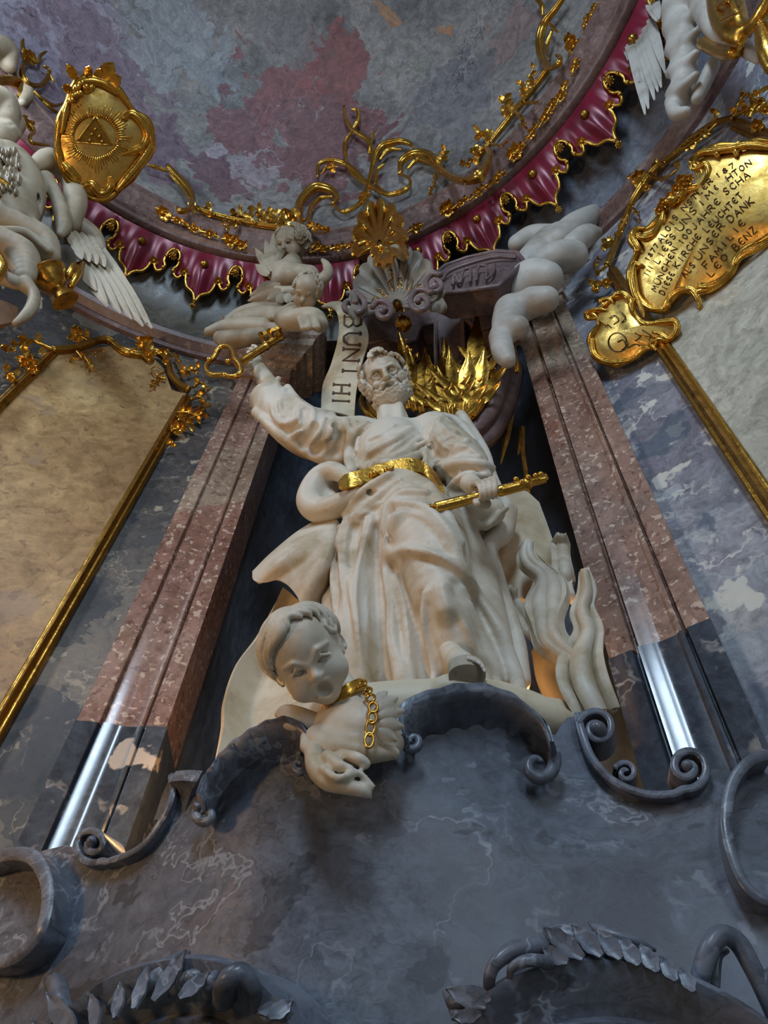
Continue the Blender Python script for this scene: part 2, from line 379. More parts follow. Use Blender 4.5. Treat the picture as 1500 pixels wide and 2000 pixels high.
M_CONS = marble('dark_slate_marble', [(0.25, '383b43'), (0.42, '51555f'), (0.55, '656b77'), (0.68, '625e64'), (0.82, '868d99')], 1.5, 0.9, stretch=(1, 1, 1.4), vein=[('a4abb5', 2.6, 0.03, 1.0, 0.75), ('25262a', 4, 0.018, 0.8, 0.5)],
                fleck=[('8e949e', 8, 0.655, 0.5), ('2b2c31', 6, 0.64, 0.6)], rough=0.34, seed=14, bump=0.2)
M_TRIM = marble('mauve_marble', [(0.25, '4b3835'), (0.45, '6b534d'), (0.6, '7d6660'), (0.8, '8d7a70')], 3.0, 0.5, fleck=[('a08b80', 18, 0.64, 0.4)], rough=0.35, seed=17)
M_VIOLET = marble('violet_marble', [(0.25, '4a3b3c'), (0.45, '624f4e'), (0.6, '745e5b'), (0.8, '8a7671')], 2.4, 0.6, rough=0.4, seed=18)
M_UPPER = marble('dark_olive_marble', [(0.25, '3d3a33'), (0.45, '524e45'), (0.6, '645f54'), (0.8, '78736a')], 1.6, 0.8, fleck=[('6b6656', 8, 0.66, 0.4)], rough=0.4, seed=21)
M_UPPER_R = marble('dark_blue_marble', [(0.25, '474a52'), (0.45, '62666f'), (0.6, '74767e'), (0.8, '86828a')], 1.6, 0.8, rough=0.4, seed=23)
M_NICHE = marble('niche_marble', [(0.25, '23262b'), (0.45, '353b44'), (0.6, '444c57'), (0.8, '5b626c')], 1.3, 0.6, stretch=(2.4, 2.4, .7), rough=0.45, seed=25)
M_STUCCO = plaster('white_stucco', 'cfc4b2', 'a38f6c', 0.5, 4.0)
M_STUCCO2 = plaster('cream_stucco', 'cfc0a4', '9c8258', 0.5, 3.0, seed=5)
M_CLOUD = plaster('dimmed_beige_stucco', 'a89981', '7a6950', 0.55, 3.0, seed=8)  # beige, also darkened in colour for the weak light on the left angel
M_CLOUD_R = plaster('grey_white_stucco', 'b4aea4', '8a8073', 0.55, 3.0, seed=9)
M_GREY = plaster('warm_grey_stucco', '857a6a', '5d5348', 0.5, 4.0, seed=3)
M_GOLD = gold('gilding')
M_GOLD_D = gold('old_gilding', 'b88a3c', '6a4a1c', 0.3, 3.0)
M_GOLD_S = gold('satin_gilding', 'dcb868', 'b08a3e', 0.34, 6.0, 0.12)
M_RED = plain('crimson_cloth', '7a0e2c', 0.32, 0.15, 0.1)
M_RED_D = plain('dark_crimson_cloth', '4d1220', 0.6)
M_INK = plain('brown_letter_paint', '5b4630', 0.7)
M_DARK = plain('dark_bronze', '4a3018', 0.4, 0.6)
M_FLOOR = plain('stone_floor', 'b3a999', 0.4)
M_WOOD = plain('brown_wood', '7a5638', 0.5)

# ------------------------------------------------------------------ room shell
def cyl_patch(p0, p1, R, z0, z1, n=40, m=2, O=O_ROOM, th=0.12):
    G = np.array([[cyl_pt(p, R, z, O) for z in np.linspace(z0, z1, m)] for p in np.linspace(p0, p1, n)])
    H = np.array([[cyl_pt(p, R+th, z, O) for z in np.linspace(z0, z1, m)] for p in np.linspace(p0, p1, n)])
    M = MB(); M.grid(G); M.grid(H[:, ::-1])
    for a, b in ((G[0], H[0]), (H[-1], G[-1]), (H[:, 0], G[:, 0]), (G[:, -1], H[:, -1])): M.grid(np.stack([a, b]))
    return M
R_W = 3.10; Z_RING = 7.60; R_RING = 2.62
struct(cyl_patch(-100, -22.6, R_W, 0, 6.78, 60).build('wall_left', M_WALL_L, auto=40))
struct(cyl_patch(22.6, 100, R_W, 0, 7.05, 60).build('wall_right', M_WALL_R, auto=40))
def cove(name, p0, p1, prof, mat):
    G = np.array([[cyl_pt(p, r, z) for r, z in prof] for p in np.linspace(p0, p1, 70)]); H = np.array([[cyl_pt(p, r+.10, z+.03) for r, z in prof] for p in np.linspace(p0, p1, 70)])
    m = MB(); m.grid(G); m.grid(H[:, ::-1]); m.grid(np.stack([G[:, 0], H[:, 0]])); m.grid(np.stack([H[:, -1], G[:, -1]])); m.grid(np.stack([G[0], H[0]])); m.grid(np.stack([H[-1], G[-1]])); return struct(m.build(name, mat, auto=50))
CV = [(3.07, 7.24), (2.99, 7.38), (2.88, 7.52), (2.78, 7.70), (2.76, 7.80)]
cove('wall_upper_left', -100, -17.5, [(3.10, 6.78), (3.10, 7.05)] + CV, M_UPPER)
cove('wall_upper_right', 17.5, 100, [(3.10, 7.05)] + CV, M_UPPER_R)
cove('wall_upper_front', -17.5, 17.5, CV, M_UPPER)
# niche
xs = np.linspace(math.pi, 0, 41); nx0 = -0.246
npl = np.array([[nx0 + 0.985*np.sign(math.cos(t))*abs(math.cos(t))**0.55, 0.27 + 0.55*math.sin(t)**0.55] for t in xs])
nG = np.array([[(x, y, z) for z in (0, 8.1)] for x, y in npl]); nH = np.array([[(nx0+(x-nx0)*1.08, y*1.14+0.02, z) for z in (0, 8.1)] for x, y in npl])
nm = MB(); nm.grid(nG); nm.grid(nH[:, ::-1]); nm.grid(np.stack([nG[:, 1], nH[:, 1]])); nm.grid(np.stack([nH[:, 0], nG[:, 0]]))
struct(nm.build('wall_front', M_NICHE, auto=50))
# floor
fl = MB(); a = np.linspace(0, 2*math.pi, 49)[:-1]; rim = np.stack([O_ROOM[0]+5.2*np.cos(a), O_ROOM[1]+5.2*np.sin(a), 0*a], 1)
fl.add(np.vstack([rim, rim-[0, 0, .1]]), [tuple(range(48)), tuple(range(95, 47, -1))] + [(i, i+48, (i+1) % 48+48, (i+1) % 48) for i in range(48)])
struct(fl.build('floor', M_FLOOR, smooth=False))
# dome above the ring
R_D = 2.50; Z_D = 7.86; H_D = 2.1
def Sdome(off=0.0):
    return lambda p: 1.0 - ((p[0]-O_RING[0])**2+(p[1]-O_RING[1])**2)/(R_D-off)**2 - (max(p[2]-Z_D, 0)/(H_D-off))**2
ph = np.linspace(0, 360, 97)[:-1]; th_ = np.linspace(0, 88, 24)
dG = np.array([[cyl_pt(p, R_D*math.cos(math.radians(t)), Z_D+H_D*math.sin(math.radians(t)), O_RING) for t in th_] for p in ph])
dH = np.array([[cyl_pt(p, (R_D+.12)*math.cos(math.radians(t)), Z_D+(H_D+.12)*math.sin(math.radians(t)), O_RING) for t in th_] for p in ph])
def dome_mat():
    m, nt, b = new_mat('painted_dome_marble'); v = warped(nt, 2.0, 0.75); v2 = warped(nt, 1.1, 1.1, seed=3)
    nz = N(nt, 'ShaderNodeTexNoise', Vector=v2, Scale=2.2, Detail=6.0, Roughness=0.65)
    col = ramp(nt, nz.outputs[0], [(0.28, '4a4643'), (0.42, '6d6966'), (0.55, '7f7b78'), (0.7, '8f867c'), (0.82, '9a8f86')])
    blobs = [((60, 60), 330, '8b8391'), ((200, 190), 210, '75646f'), ((330, 60), 120, '85878a'), ((390, 130), 90, '83878b'), ((560, 190), 120, '7a4444'), ((660, 130), 95, '7c4643'), ((690, 230), 80, '744446'),
             ((470, 250), 105, '75494d'), ((600, 290), 120, '7d5a5c'), ((430, 340), 90, '694d54'), ((760, 20), 36, '9a7250'), ((868, 52), 24, '95694a'), ((500, 330), 60, '8f8388'), ((440, 290), 34, '9b9096'),
             ((300, 290), 120, '6c5862'), ((560, 60), 70, '716c6a'), ((880, 200), 120, '6c696c'), ((800, 120), 50, '7c7a72'), ((1000, 60), 80, '7d6a66'), ((590, 240), 22, '5b3334'), ((600, 265), 26, '5b3334'), ((640, 300), 150, '6c4a4c')]
    jag = N(nt, 'ShaderNodeTexVoronoi', Vector=v, Scale=5.0)
    for (px, r, c) in blobs:
        p = hit(px[0], px[1], Sdome(), 4, 14, 120); rad = r*pxm(p)
        d = N(nt, 'ShaderNodeVectorMath'); d.operation = 'DISTANCE'; nt.links.new(v, d.inputs[0]); d.inputs[1].default_value = tuple(p)
        dd = math_(nt, 'ADD', d.outputs['Value'], math_(nt, 'MULTIPLY', jag.outputs['Distance'], 0.9*rad))
        msk = ramp(nt, math_(nt, 'DIVIDE', dd, rad*1.75), [(0.66, (1, 1, 1, 1)), (0.70, (0, 0, 0, 1))])
        col = mixc(nt, math_(nt, 'MULTIPLY', msk, 0.86), col, rgb(c))
    f1 = N(nt, 'ShaderNodeTexNoise', Vector=v, Scale=13.0, Detail=6.0, Roughness=0.7)
    col = mixc(nt, 0.8, col, ramp(nt, f1.outputs[0], [(0.3, (.2, .2, .2, 1)), (0.7, (.8, .8, .8, 1))]), 'OVERLAY')
    for sc, w, c, am in ((1.5, 0.012, '2c2728', 0.8), (4.0, 0.018, 'b8a9a6', 0.5)):
        vo = N(nt, 'ShaderNodeTexVoronoi', Vector=v, Scale=sc); vo.feature = 'DISTANCE_TO_EDGE'
        g = N(nt, 'ShaderNodeTexNoise', Vector=v2, Scale=2.5, Detail=3.0)
        col = mixc(nt, math_(nt, 'MULTIPLY', math_(nt, 'MULTIPLY', ramp(nt, vo.outputs[0], [(0, (1, 1, 1, 1)), (w, (0, 0, 0, 1))]), ramp(nt, g.outputs[0], [(0.5, (0, 0, 0, 1)), (0.6, (1, 1, 1, 1))])), am), col, rgb(c))
    nt.links.new(col, b.inputs['Base Color']); b.inputs['Roughness'].default_value = 0.5
    bp = N(nt, 'ShaderNodeBump', Height=f1.outputs[0], Strength=0.2, Distance=0.03); nt.links.new(bp.outputs[0], b.inputs['Normal'])
    return m
dm = MB(); dm.grid(dG, close_u=True); dm.grid(dH[:, ::-1], close_u=True)
struct(dm.build('ceiling', dome_mat()))
# ring cornice under the dome (coved band), soffit back to the wall
def revolve(prof, O=O_RING, n=120):
    return MB().grid(np.array([[cyl_pt(p, r, z, O) for r, z in prof] for p in np.linspace(0, 360, n+1)[:-1]]), close_u=True, close_v=True)
struct(revolve([(2.66, 7.66), (2.62, 7.66), (2.61, 7.70), (2.58, 7.71), (2.57, 7.77), (2.50, 7.86), (2.495, 7.89), (2.47, 7.90), (2.47, 7.95), (2.49, 7.96), (2.56, 7.95), (2.72, 7.85), (2.72, 7.70)]).build('trim_1', M_TRIM, auto=35))
struct(revolve([(2.70, 7.78), (3.9, 7.98), (3.9, 8.06), (2.70, 7.86)]).build('ceiling_soffit', M_UPPER, auto=35))
# impost mouldings
IMP = [(0.0, 0.0), (0.0, 0.05), (0.03, 0.06), (0.035, 0.035), (0.06, 0.04), (0.09, 0.10), (0.12, 0.115), (0.125, 0.09), (0.16, 0.09), (0.16, 0.0)]
def impost(name, p0, p1, z):
    m = MB(); m.grid(np.array([[cyl_pt(p, R_W+0.02-o*1.15, z+u*1.2) for u, o in IMP] for p in np.linspace(p0, p1, 50)]), close_v=True, caps=True)
    return struct(m.build(name, M_TRIM, auto=35))
impost('trim_2', -100, -22.5, 6.70); impost('trim_3', 22.5, 100, 6.98)
# floor-to-impost marble panels left and right
def wall_panel(name, s, mat):
    G = []
    for u in np.linspace(0, 1, 28):
        p = s*(28.9 + 17.4*u); top = 6.08 + 0.42*max(0.0, math.sin(math.pi*min(max((u-0.12)/0.76, 0), 1)))**0.8
        G.append([cyl_pt(p, R_W-0.025, z) for z in np.linspace(0.1, top, 12)])
    G = np.array(G); m = solid(G, 0.03, (0, -1, 0)); return struct(m.build(name, mat, auto=40))
wall_panel('wall_panel_left', -1, M_PANEL_L); wall_panel('wall_panel_right', 1, M_PANEL_R)

# ------------------------------------------------------------------ pilasters beside the niche
def pilaster(s, label):
    a, b = cyl_pt(s*23.1, 3.03, 0), cyl_pt(s*16.4, 3.03, 0)
    if s > 0: a, b = b, a
    t = (b-a); w = np.linalg.norm(t); t /= w; n = np.array([t[1], -t[0], 0.0])
    if n[1] > 0: n = -n
    e = thing('pilaster', label, 'pilaster', (a+b)/2)
    pr = [(0, -.30), (0, 0), (0.225, 0), (0.242, 0), (0.25, -.004), (0.262, -.03), (0.29, -.034), (0.298, -.030), (0.304, -.012), (0.309, .002), (0.313, .0044), (0.316, .0040), (0.35, .00136), (0.385, -.00166), (0.42, -.0050), (0.455, -.0087), (0.475, -.0115), (0.50, -.0138), (0.51, -.015), (0.60, -.015), (0.66, -.013), (0.69, -.004), (0.715, -.001), (0.735, -.006), (0.745, -.028), (0.765, -.028), (0.772, -.003), (0.778, 0), (0.79, 0), (1, 0), (1, -.30)]
    def ext(name, mat, z0, z1, grow=0.0, z1b=None):
        G = np.array([[a + t*(u*w + (grow if u > .5 else -grow)) + n*(d + (grow if d > -.2 else 0)) + np.array([0, 0, z]) for u, d in pr] for z in (z0, z1)])
        m = MB(); m.grid(G, close_v=True, caps=True); return m.build(name, mat, e, auto=18)
    ext('base', M_BASE, 0.0, 3.315, 0.004); ext('shaft', M_SHAFT, 3.315, 6.46)
    steps = [(6.40, .0), (6.40, .02), (6.45, .025), (6.46, .008), (6.60, .012), (6.61, .04), (6.65, .05), (6.68, .085), (6.73, .10), (6.74, .15), (6.84, .16), (6.85, .19), (6.89, .23), (6.95, .24), (6.95, 0.0)]
    G = np.array([[a + t*u + n*d + np.array([0, 0, z]) for u, d in ((-g, -.30), (-g, g), (w+g, g), (w+g, -.30))] for z, g in steps])
    m = MB(); m.grid(G, close_v=True, caps=True); m.build('capital', M_SHAFT, e, smooth=False)
    return e
pilaster(-1, 'reddish brown marble pilaster with slate foot left of the saint, its capital under the cherubs')
pilaster(1, 'reddish brown marble pilaster with shiny slate foot right of the saint, topped by a cloud')
# ------------------------------------------------------------------ dark marble console that carries the statue
def cons_y(x, z):
    g = math.exp(-((x+0.25)/0.62)**2); u = min(max((z-2.15)/0.9, 0), 1); u = u*u*(3-2*u)
    return -0.16 - 0.05*math.exp(-((x+0.25)/1.2)**2) - 0.36*g*(0.74+0.26*u)
def Scons(off=0.0):
    return lambda p: (cons_y(p[0], p[2])-off) - p[1]
e_cons = thing('marble_console', 'dark slate marble console with shells and scrolls under the saint statue', 'console', (-0.25, -0.3, 2.2))
top = [(-80, 1690), (40, 1672), (110, 1655), (135, 1650), (160, 1668), (205, 1684), (262, 1668), (308, 1615), (333, 1550), (338, 1516), (388, 1512), (398, 1545), (432, 1500), (500, 1450), (570, 1436), (620, 1445), (700, 1462), (780, 1466),
       (806, 1400), (850, 1372), (930, 1358), (1000, 1372), (1058, 1420), (1082, 1440), (1104, 1402), (1128, 1398), (1142, 1440), (1152, 1478), (1190, 1522), (1250, 1550), (1310, 1551), (1360, 1524), (1385, 1500), (1440, 1508), (1470, 1484), (1580, 1470)]
tx, ty = np.array(top).T; G = []
for x in np.linspace(-420, 1980, 210):
    y0 = np.interp(x, tx, ty); col = [hit(x, y0 + (2110-y0)*v, Scons(), 0.8, 6.0, 50) for v in np.linspace(0, 1, 40)]
    back = col[0] + np.array([0, 0.30, 0.0]); G.append([back] + [col[0]+np.array([0, 0.02, 0.004])] + col)
G = np.array(G); B = G.copy(); B[:, 1:, 1] = 0.05; B[:, 0] = G[:, 0] + [0, .02, -.05]
m = MB(); m.grid(G); m.build('body', M_CONS, e_cons, auto=50)

def scroll_bar(pts, w, surf, name, parent, mat, n=60, out=0.03, seg=10, taper=None):
    """rounded strip lying on a surface; w in pixels"""
    P = trace(surf, pts, n); r = np.array([w*pxm(p) for p in P])
    if taper is not None: r = r*np.interp(np.linspace(0, 1, n), *taper)
    return MB().tube(P, r, seg).build(name, mat, parent)
def spiral(cx, cy, r0, r1, a0, turns, n=26, sq=1.0):
    """pixel spiral from radius r0 (outer) to r1, start angle a0 in degrees (image sense), positive turns = clockwise on screen"""
    return [(cx+(r0+(r1-r0)*u)*math.cos(math.radians(a0)+2*math.pi*turns*u), cy+sq*(r0+(r1-r0)*u)*math.sin(math.radians(a0)+2*math.pi*turns*u)) for u in np.linspace(0, 1, n)]
def lip(pts, wpx, surf, name, parent, mat, depth=0.09, n=90, drop=0.02):
    """thin raised blade (edge of a scroll) standing out of a surface"""
    P = trace(surf, pts, n); nrm = np.array([CAM-p for p in P])*[.35, 1, .1]; nrm = np.array([(0.05, -1, -.15)]*n)
    r = np.array([wpx*pxm(p) for p in P])
    prof = [(-1, -3.0), (-1, .7), (-.6, 1), (.6, 1), (1, .7), (1, -3.0)]
    return MB().sweep(P, [(a, b*depth/max(r.mean(), 1e-4)*0.33 if b < 0 else b) for a, b in prof], nrm, scale=r).build(name, mat, parent, auto=50)
So = lambda o=0.0: Scons(o)
# strips that roll up into volutes at both ends of the console
lip([(336, 1516, .02), (338, 1556, .03), (318, 1602, .03), (276, 1656, .03), (212, 1684, .03)] + [p+(.03,) for p in spiral(182, 1650, 38, 6, 60, 1.55)], 6.5, So, 'volute_strip', e_cons, M_CONS)
lip([(1128, 1396, .02), (1138, 1436, .03), (1158, 1484, .03), (1200, 1528, .03), (1260, 1552, .03), (1316, 1552, .03)] + [p+(.03,) for p in spiral(1342, 1500, 44, 5, 100, -1.6)], 7.5, So, 'volute_strip', e_cons, M_CONS)
lip([(1134, 1404, .03)] + [p+(.03,) for p in spiral(1166, 1424, 38, 5, 200, 1.4)], 6.5, So, 'volute_strip', e_cons, M_CONS)
lip([(1206, 1500, .02)] + [p+(.02,) for p in spiral(1222, 1510, 22, 3, 210, 1.3)], 5, So, 'volute_strip', e_cons, M_CONS)
for q, r in (((182, 1646), 12), ((1342, 1498), 12), ((1168, 1428), 18)):
    p = hit(q[0], q[1], So(.03)); MB().ball(p, np.array([1, 1.4, 1])*r*pxm(p), nu=14, nv=10).build('volute_eye', M_CONS, e_cons)
# connecting collar between strip and left shell
P = np.array([trace(So, [(338, 1516, .05-.03*i), (364, 1514, .055-.03*i), (390, 1516, .05-.03*i)], 8) - [0, 0, 0.03*i*i*.5] for i in range(4)])
solid(P, .03, (0, -1, 0)).build('collar', M_CONS, e_cons)
# scalloped shells: fan of flutes from a hinge line up to a wavy lip
def shell(name, lipp, root, nfl, amp, e, mat, lift=0.10, n=120):
    L = trace(So, [(x, y, lift) for x, y in lipp], n); Rr = trace(So, [(x, y, -.02) for x, y in root], n); G = []
    for i in range(n):
        u = i/(n-1)*nfl; w = .5+.5*math.cos(2*math.pi*u); row = []
        for v in np.linspace(0, 1, 16):
            p = Rr[i]*(1-v) + L[i]*v + np.array([0, -1, 0])*(math.sin(math.pi*min(v*.9, 1))*(-.055) + (amp*(w-.5))*math.sin(math.pi*min(1, v*1.02)))
            p = p + np.array([0, 0.0, 1])*(.004*(w-.5)*v**3) + np.array([0, -1, .5])*0.035*max(0, (v-.86)/.14)**2; row.append(p)
        row.append(row[-1] + np.array([0, .03, .006])); row.append(row[-1] + np.array([0, .05, -.03])); G.append(row)
    return solid(np.array(G), .012, (0, -1, 0)).build(name, mat, e)
shell('shell', [(590, 1500), (606, 1462), (592, 1434), (560, 1420), (520, 1430), (480, 1452), (440, 1484), (405, 1530), (388, 1572)], [(580, 1508), (566, 1504), (548, 1520), (524, 1528), (498, 1540), (470, 1556), (444, 1572), (420, 1590), (400, 1592)], 9, .024, e_cons, M_CONS)
shell('shell', [(790, 1456), (780, 1414), (800, 1384), (842, 1368), (890, 1356), (940, 1354), (992, 1368), (1036, 1396), (1068, 1430), (1082, 1470)], [(806, 1452), (822, 1440), (842, 1452), (868, 1452), (900, 1446), (934, 1446), (966, 1450), (996, 1460), (1030, 1474), (1056, 1480)], 7, .034, e_cons, M_CONS)
# rolled ends of the shells
for pts, w in (([(388, 1570, .06)] + [p+(.05,) for p in spiral(402, 1590, 20, 5, 200, -1.0)], 10), ([(1082, 1468, .06), (1084, 1486, .05)] + [p+(.05,) for p in spiral(1050, 1494, 32, 7, 0, 0.9)], 13),
               ([(590, 1440, .06), (606, 1470, .06), (600, 1496, .05)] + [p+(.04,) for p in spiral(584, 1496, 14, 4, 10, 0.9)], 10), ([(790, 1462, .06)] + [p+(.06,) for p in spiral(806, 1448, 18, 4, 150, -1.0)], 9)):
    scroll_bar(pts, w, So, 'shell_roll', e_cons, M_CONS, taper=([0, .5, 1], [1, 1, .55]))
# big oval frame and outer volutes at the picture's edges belong to the console as well
lip([(1500, 1476, .05), (1462, 1490, .06), (1430, 1532, .06), (1418, 1600, .06), (1426, 1660, .06), (1452, 1724, .06), (1486, 1756, .06), (1540, 1764, .05)], 10, So, 'oval_frame', e_cons, M_CONS, depth=.14)
lip([(-30, 1690, .05), (20, 1672, .07), (66, 1676, .08), (92, 1712, .08), (98, 1760, .08), (84, 1820, .08), (50, 1862, .07), (10, 1880, .06), (-40, 1880, .05)], 13, So, 'outer_volute', e_cons, M_CONS, depth=.16)

# ------------------------------------------------------------------ arched door hoods at the foot of the picture
def hood(label, arc, zoff, extras):
    P = trace(So, [(x, y, zoff) for x, y in arc], 60); e = thing('door_hood', label, 'door hood', P[len(P)//2] - [0, 0, .4]); nrm = (0, -1, -.25)
    prof = [(-.16, -.25), (-.16, .0), (-.13, .012), (-.115, .0), (-.10, .02), (-.06, .05), (-.03, .055), (-.02, .035), (0, .04), (.035, .075), (.06, .08), (.07, .06), (.07, -.25)]
    MB().sweep(P, [(-x_, y_) for x_, y_ in prof][::-1], nrm).build('arch_moulding', M_CONS, e, auto=40)
    Q = P + np.array([0, .01, -.15]); Q2 = Q.copy(); Q2[:, 2] = 1.2; solid(np.stack([Q, Q2], 1), .08, (0, -1, 0)).build('arch_shade_slab', M_DARK, e)  # dark slab stands in for the shade under the arch, no opening behind
    for nm, pts, w, tp in extras:
        scroll_bar(pts, w, So, nm, e, M_CONS, taper=tp)
    return e
LEAF = ([0, .3, .7, 1], [.25, 1, .9, .3]); CURL = ([0, .5, 1], [1, .9, .5])
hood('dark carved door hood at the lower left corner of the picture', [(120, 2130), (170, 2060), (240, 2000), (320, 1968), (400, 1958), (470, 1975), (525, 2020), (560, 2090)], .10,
     [('leaf', [(250, 1960, .16), (300, 1915, .18), (340, 1880, .16), (368, 1860, .12)], 17, LEAF), ('leaf', [(200, 1985, .15), (240, 1940, .17), (285, 1895, .14)], 12, LEAF),
      ('leaf', [(150, 2000, .13), (120, 1960, .15), (110, 1925, .14), (90, 1912, .12)], 20, LEAF), ('roll', [(410, 1945, .15), (412, 1915, .19), (424, 1900, .18)], 15, CURL), ('roll', [(436, 1950, .16), (446, 1915, .22), (470, 1902, .22), (494, 1930, .2), (500, 1970, .16)], 24, CURL),
      ('acanthus_tip', [(500, 1975, .16), (530, 1990, .17), (556, 1975, .17), (572, 1952, .14)], 15, LEAF), ('leaf', [(330, 1945, .15), (370, 1910, .18), (410, 1898, .17)], 16, LEAF)])
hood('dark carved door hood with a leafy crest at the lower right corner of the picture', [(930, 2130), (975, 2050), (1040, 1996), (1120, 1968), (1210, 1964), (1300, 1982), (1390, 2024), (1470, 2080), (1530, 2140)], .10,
     [('scroll', [(1100, 1860, .16), (1050, 1850, .18), (1000, 1858, .19), (965, 1885, .19), (955, 1925, .17), (966, 1950, .15)], 19, CURL), ('scroll', [(1080, 1880, .19), (1030, 1876, .21), (1000, 1890, .2), (996, 1912, .18)], 13, CURL),
      ('leaf', [(958, 1950, .15), (920, 1945, .16), (890, 1960, .14), (868, 1935, .12)], 18, LEAF), ('leaf', [(930, 1975, .15), (900, 1985, .15), (878, 1972, .13)], 12, LEAF),
      ('crest', [(1066, 1812, .12), (1090, 1830, .16), (1140, 1842, .17), (1200, 1858, .17), (1270, 1890, .15), (1350, 1930, .13)], 26, ([0, .2, .6, 1], [.3, 1, .9, .4])), ('crest', [(1110, 1806, .13), (1135, 1826, .17), (1170, 1838, .17)], 12, LEAF), ('crest', [(1150, 1802, .12), (1180, 1822, .16), (1230, 1836, .17), (1280, 1856, .15)], 12, LEAF),
      ('volute', [(1352, 1990, .10), (1362, 1930, .14), (1384, 1856, .17), (1410, 1826, .17), (1440, 1840, .16), (1472, 1895, .15), (1502, 1960, .13), (1530, 2030, .1)], 19, ([0, .3, .6, 1], [.8, 1, 1, .8])), ('volute', [(1392, 1990, .10), (1396, 1930, .13), (1404, 1870, .14), (1420, 1856, .13)], 11, CURL), ('volute', [(1500, 1960, .13), (1494, 1915, .15), (1510, 1890, .14)], 12, CURL)])
# ------------------------------------------------------------------ the saint
def SP(off=0.0): return Splane(-0.10-off, 0.12)
def Q(px, py, off=0.0, S=SP): return hit(px, py, S(off), 0.5, 8.0, 40)
def TB(sdf, pts, k=0.02, op='u', n=None, S=SP):
    """tube through pixel points (x, y, off, r_px) in a carving volume"""
    P = np.array([Q(p[0], p[1], p[2], S) for p in pts]); r = np.array([p[3]*pxm(q) for p, q in zip(pts, P)])
    sdf.tube(P, r, k, op, n or max(2, 5*(len(P)-1)+1)); return sdf
saint = thing('saint_statue', 'large white carved statue of a bearded saint in draped robes standing in the niche', 'statue', (0.0, -0.2, 3.1))
Z_HEM = Q(800, 1331, .27)[2]
rb = Sdf((-1.25, -0.85, 3.0), (0.75, 0.35, 5.55), 0.0078)
K = 0.035
# masses
TB(rb, [(766, 872, -.02, 58), (766, 890, .0, 72), (772, 935, .0, 70), (785, 985, .0, 84)], .05)
TB(rb, [(690, 848, -.03, 28), (765, 850, -.03, 30), (846, 846, -.03, 32)], .05)
TB(rb, [(770, 1000, .0, 92), (740, 1090, .0, 84), (722, 1200, .02, 84), (716, 1330, .04, 88)], .06)
TB(rb, [(800, 985, .06, 64), (826, 1040, .16, 78), (846, 1090, .19, 72), (862, 1170, .2, 58), (884, 1245, .18, 50), (900, 1290, .16, 42)], .06)
TB(rb, [(860, 1040, .0, 70), (900, 1140, .0, 72), (930, 1230, .02, 66), (950, 1330, .04, 64)], .06)
TB(rb, [(800, 1150, .0, 90), (820, 1260, .02, 90), (836, 1340, .03, 92)], .06)
# raised sleeve and lowered sleeve
TB(rb, [(524, 782, .1, 36), (556, 812, .1, 46), (604, 846, .07, 50), (655, 860, .04, 47), (702, 858, .0, 46)], .04)
TB(rb, [(846, 838, -.02, 34), (874, 874, .04, 46), (904, 906, .08, 48), (926, 932, .12, 36)], .04)
TB(rb, [(896, 944, .08, 22), (930, 992, .08, 28), (962, 1000, .06, 26), (950, 1022, .05, 12)], .03)
# folds are laid on the surface of the masses carved so far
_v, _f = rb.mesh(0); class_skin = Skin.__new__(Skin); class_skin.t = BVHTree.FromPolygons(_v.tolist(), _f.tolist())
def laid(pts, lift, zmax=.16):
    out = []; prev = None
    for x, y, o, r in pts:
        q = Q(x, y, o); p = class_skin.at(x, y) if y < 1336 else None
        if p is None or abs(p[1]-q[1]) > zmax: p = q
        p = p - ray(x, y)*(lift*r*pxm(p)); out.append(p)
    return np.array(out), np.array([r*pxm(p) for (x, y, o, r), p in zip(pts, out)])
MORE = [[(800, 836, .14, 5), (775, 852, .18, 6), (745, 868, .18, 6), (722, 880, .17, 5)], [(815, 846, .14, 5), (790, 866, .18, 7), (755, 884, .2, 7), (726, 896, .18, 6), (706, 914, .16, 5)], [(834, 862, .13, 5), (806, 876, .18, 7), (775, 890, .2, 7), (746, 908, .2, 5)], [(838, 884, .13, 5), (815, 892, .18, 6), (790, 900, .2, 5)], [(732, 834, .12, 4), (718, 860, .14, 5), (714, 885, .15, 5), (700, 915, .14, 5)],
        [(556, 760, .15, 4), (547, 790, .18, 5), (552, 815, .2, 5)], [(612, 802, .15, 5), (611, 830, .18, 6), (600, 852, .18, 6)], [(692, 824, .1, 5), (701, 845, .1, 6), (697, 882, .1, 6)], [(862, 830, .08, 5), (882, 850, .12, 6), (906, 860, .12, 5)], [(850, 850, .1, 5), (867, 872, .14, 6), (875, 896, .16, 5)], [(880, 866, .14, 5), (908, 874, .15, 7), (938, 892, .14, 6)], [(846, 905, .12, 5), (860, 920, .16, 6), (882, 930, .18, 5)], [(900, 920, .18, 5), (925, 922, .2, 6), (945, 920, .18, 5)],
        [(682, 1180, .16, 6), (676, 1250, .18, 7), (680, 1330, .2, 8)], [(722, 1130, .22, 6), (722, 1220, .24, 7), (728, 1330, .26, 8)], [(778, 1200, .25, 6), (784, 1330, .27, 8)], [(900, 1195, .28, 6), (910, 1250, .24, 7), (932, 1330, .22, 8)], [(918, 1180, .24, 6), (942, 1240, .2, 8), (972, 1330, .2, 9)], [(870, 1062, .24, 6), (892, 1100, .2, 8), (908, 1145, .18, 6)], [(790, 1000, .26, 5), (832, 1014, .28, 7), (868, 1052, .26, 6)], [(676, 1012, .2, 6), (662, 1050, .16, 7), (652, 1095, .14, 6)], [(738, 986, .22, 5), (716, 1000, .22, 7), (700, 1022, .22, 6)], [(800, 946, .2, 5), (770, 962, .22, 6), (745, 985, .24, 6)]]
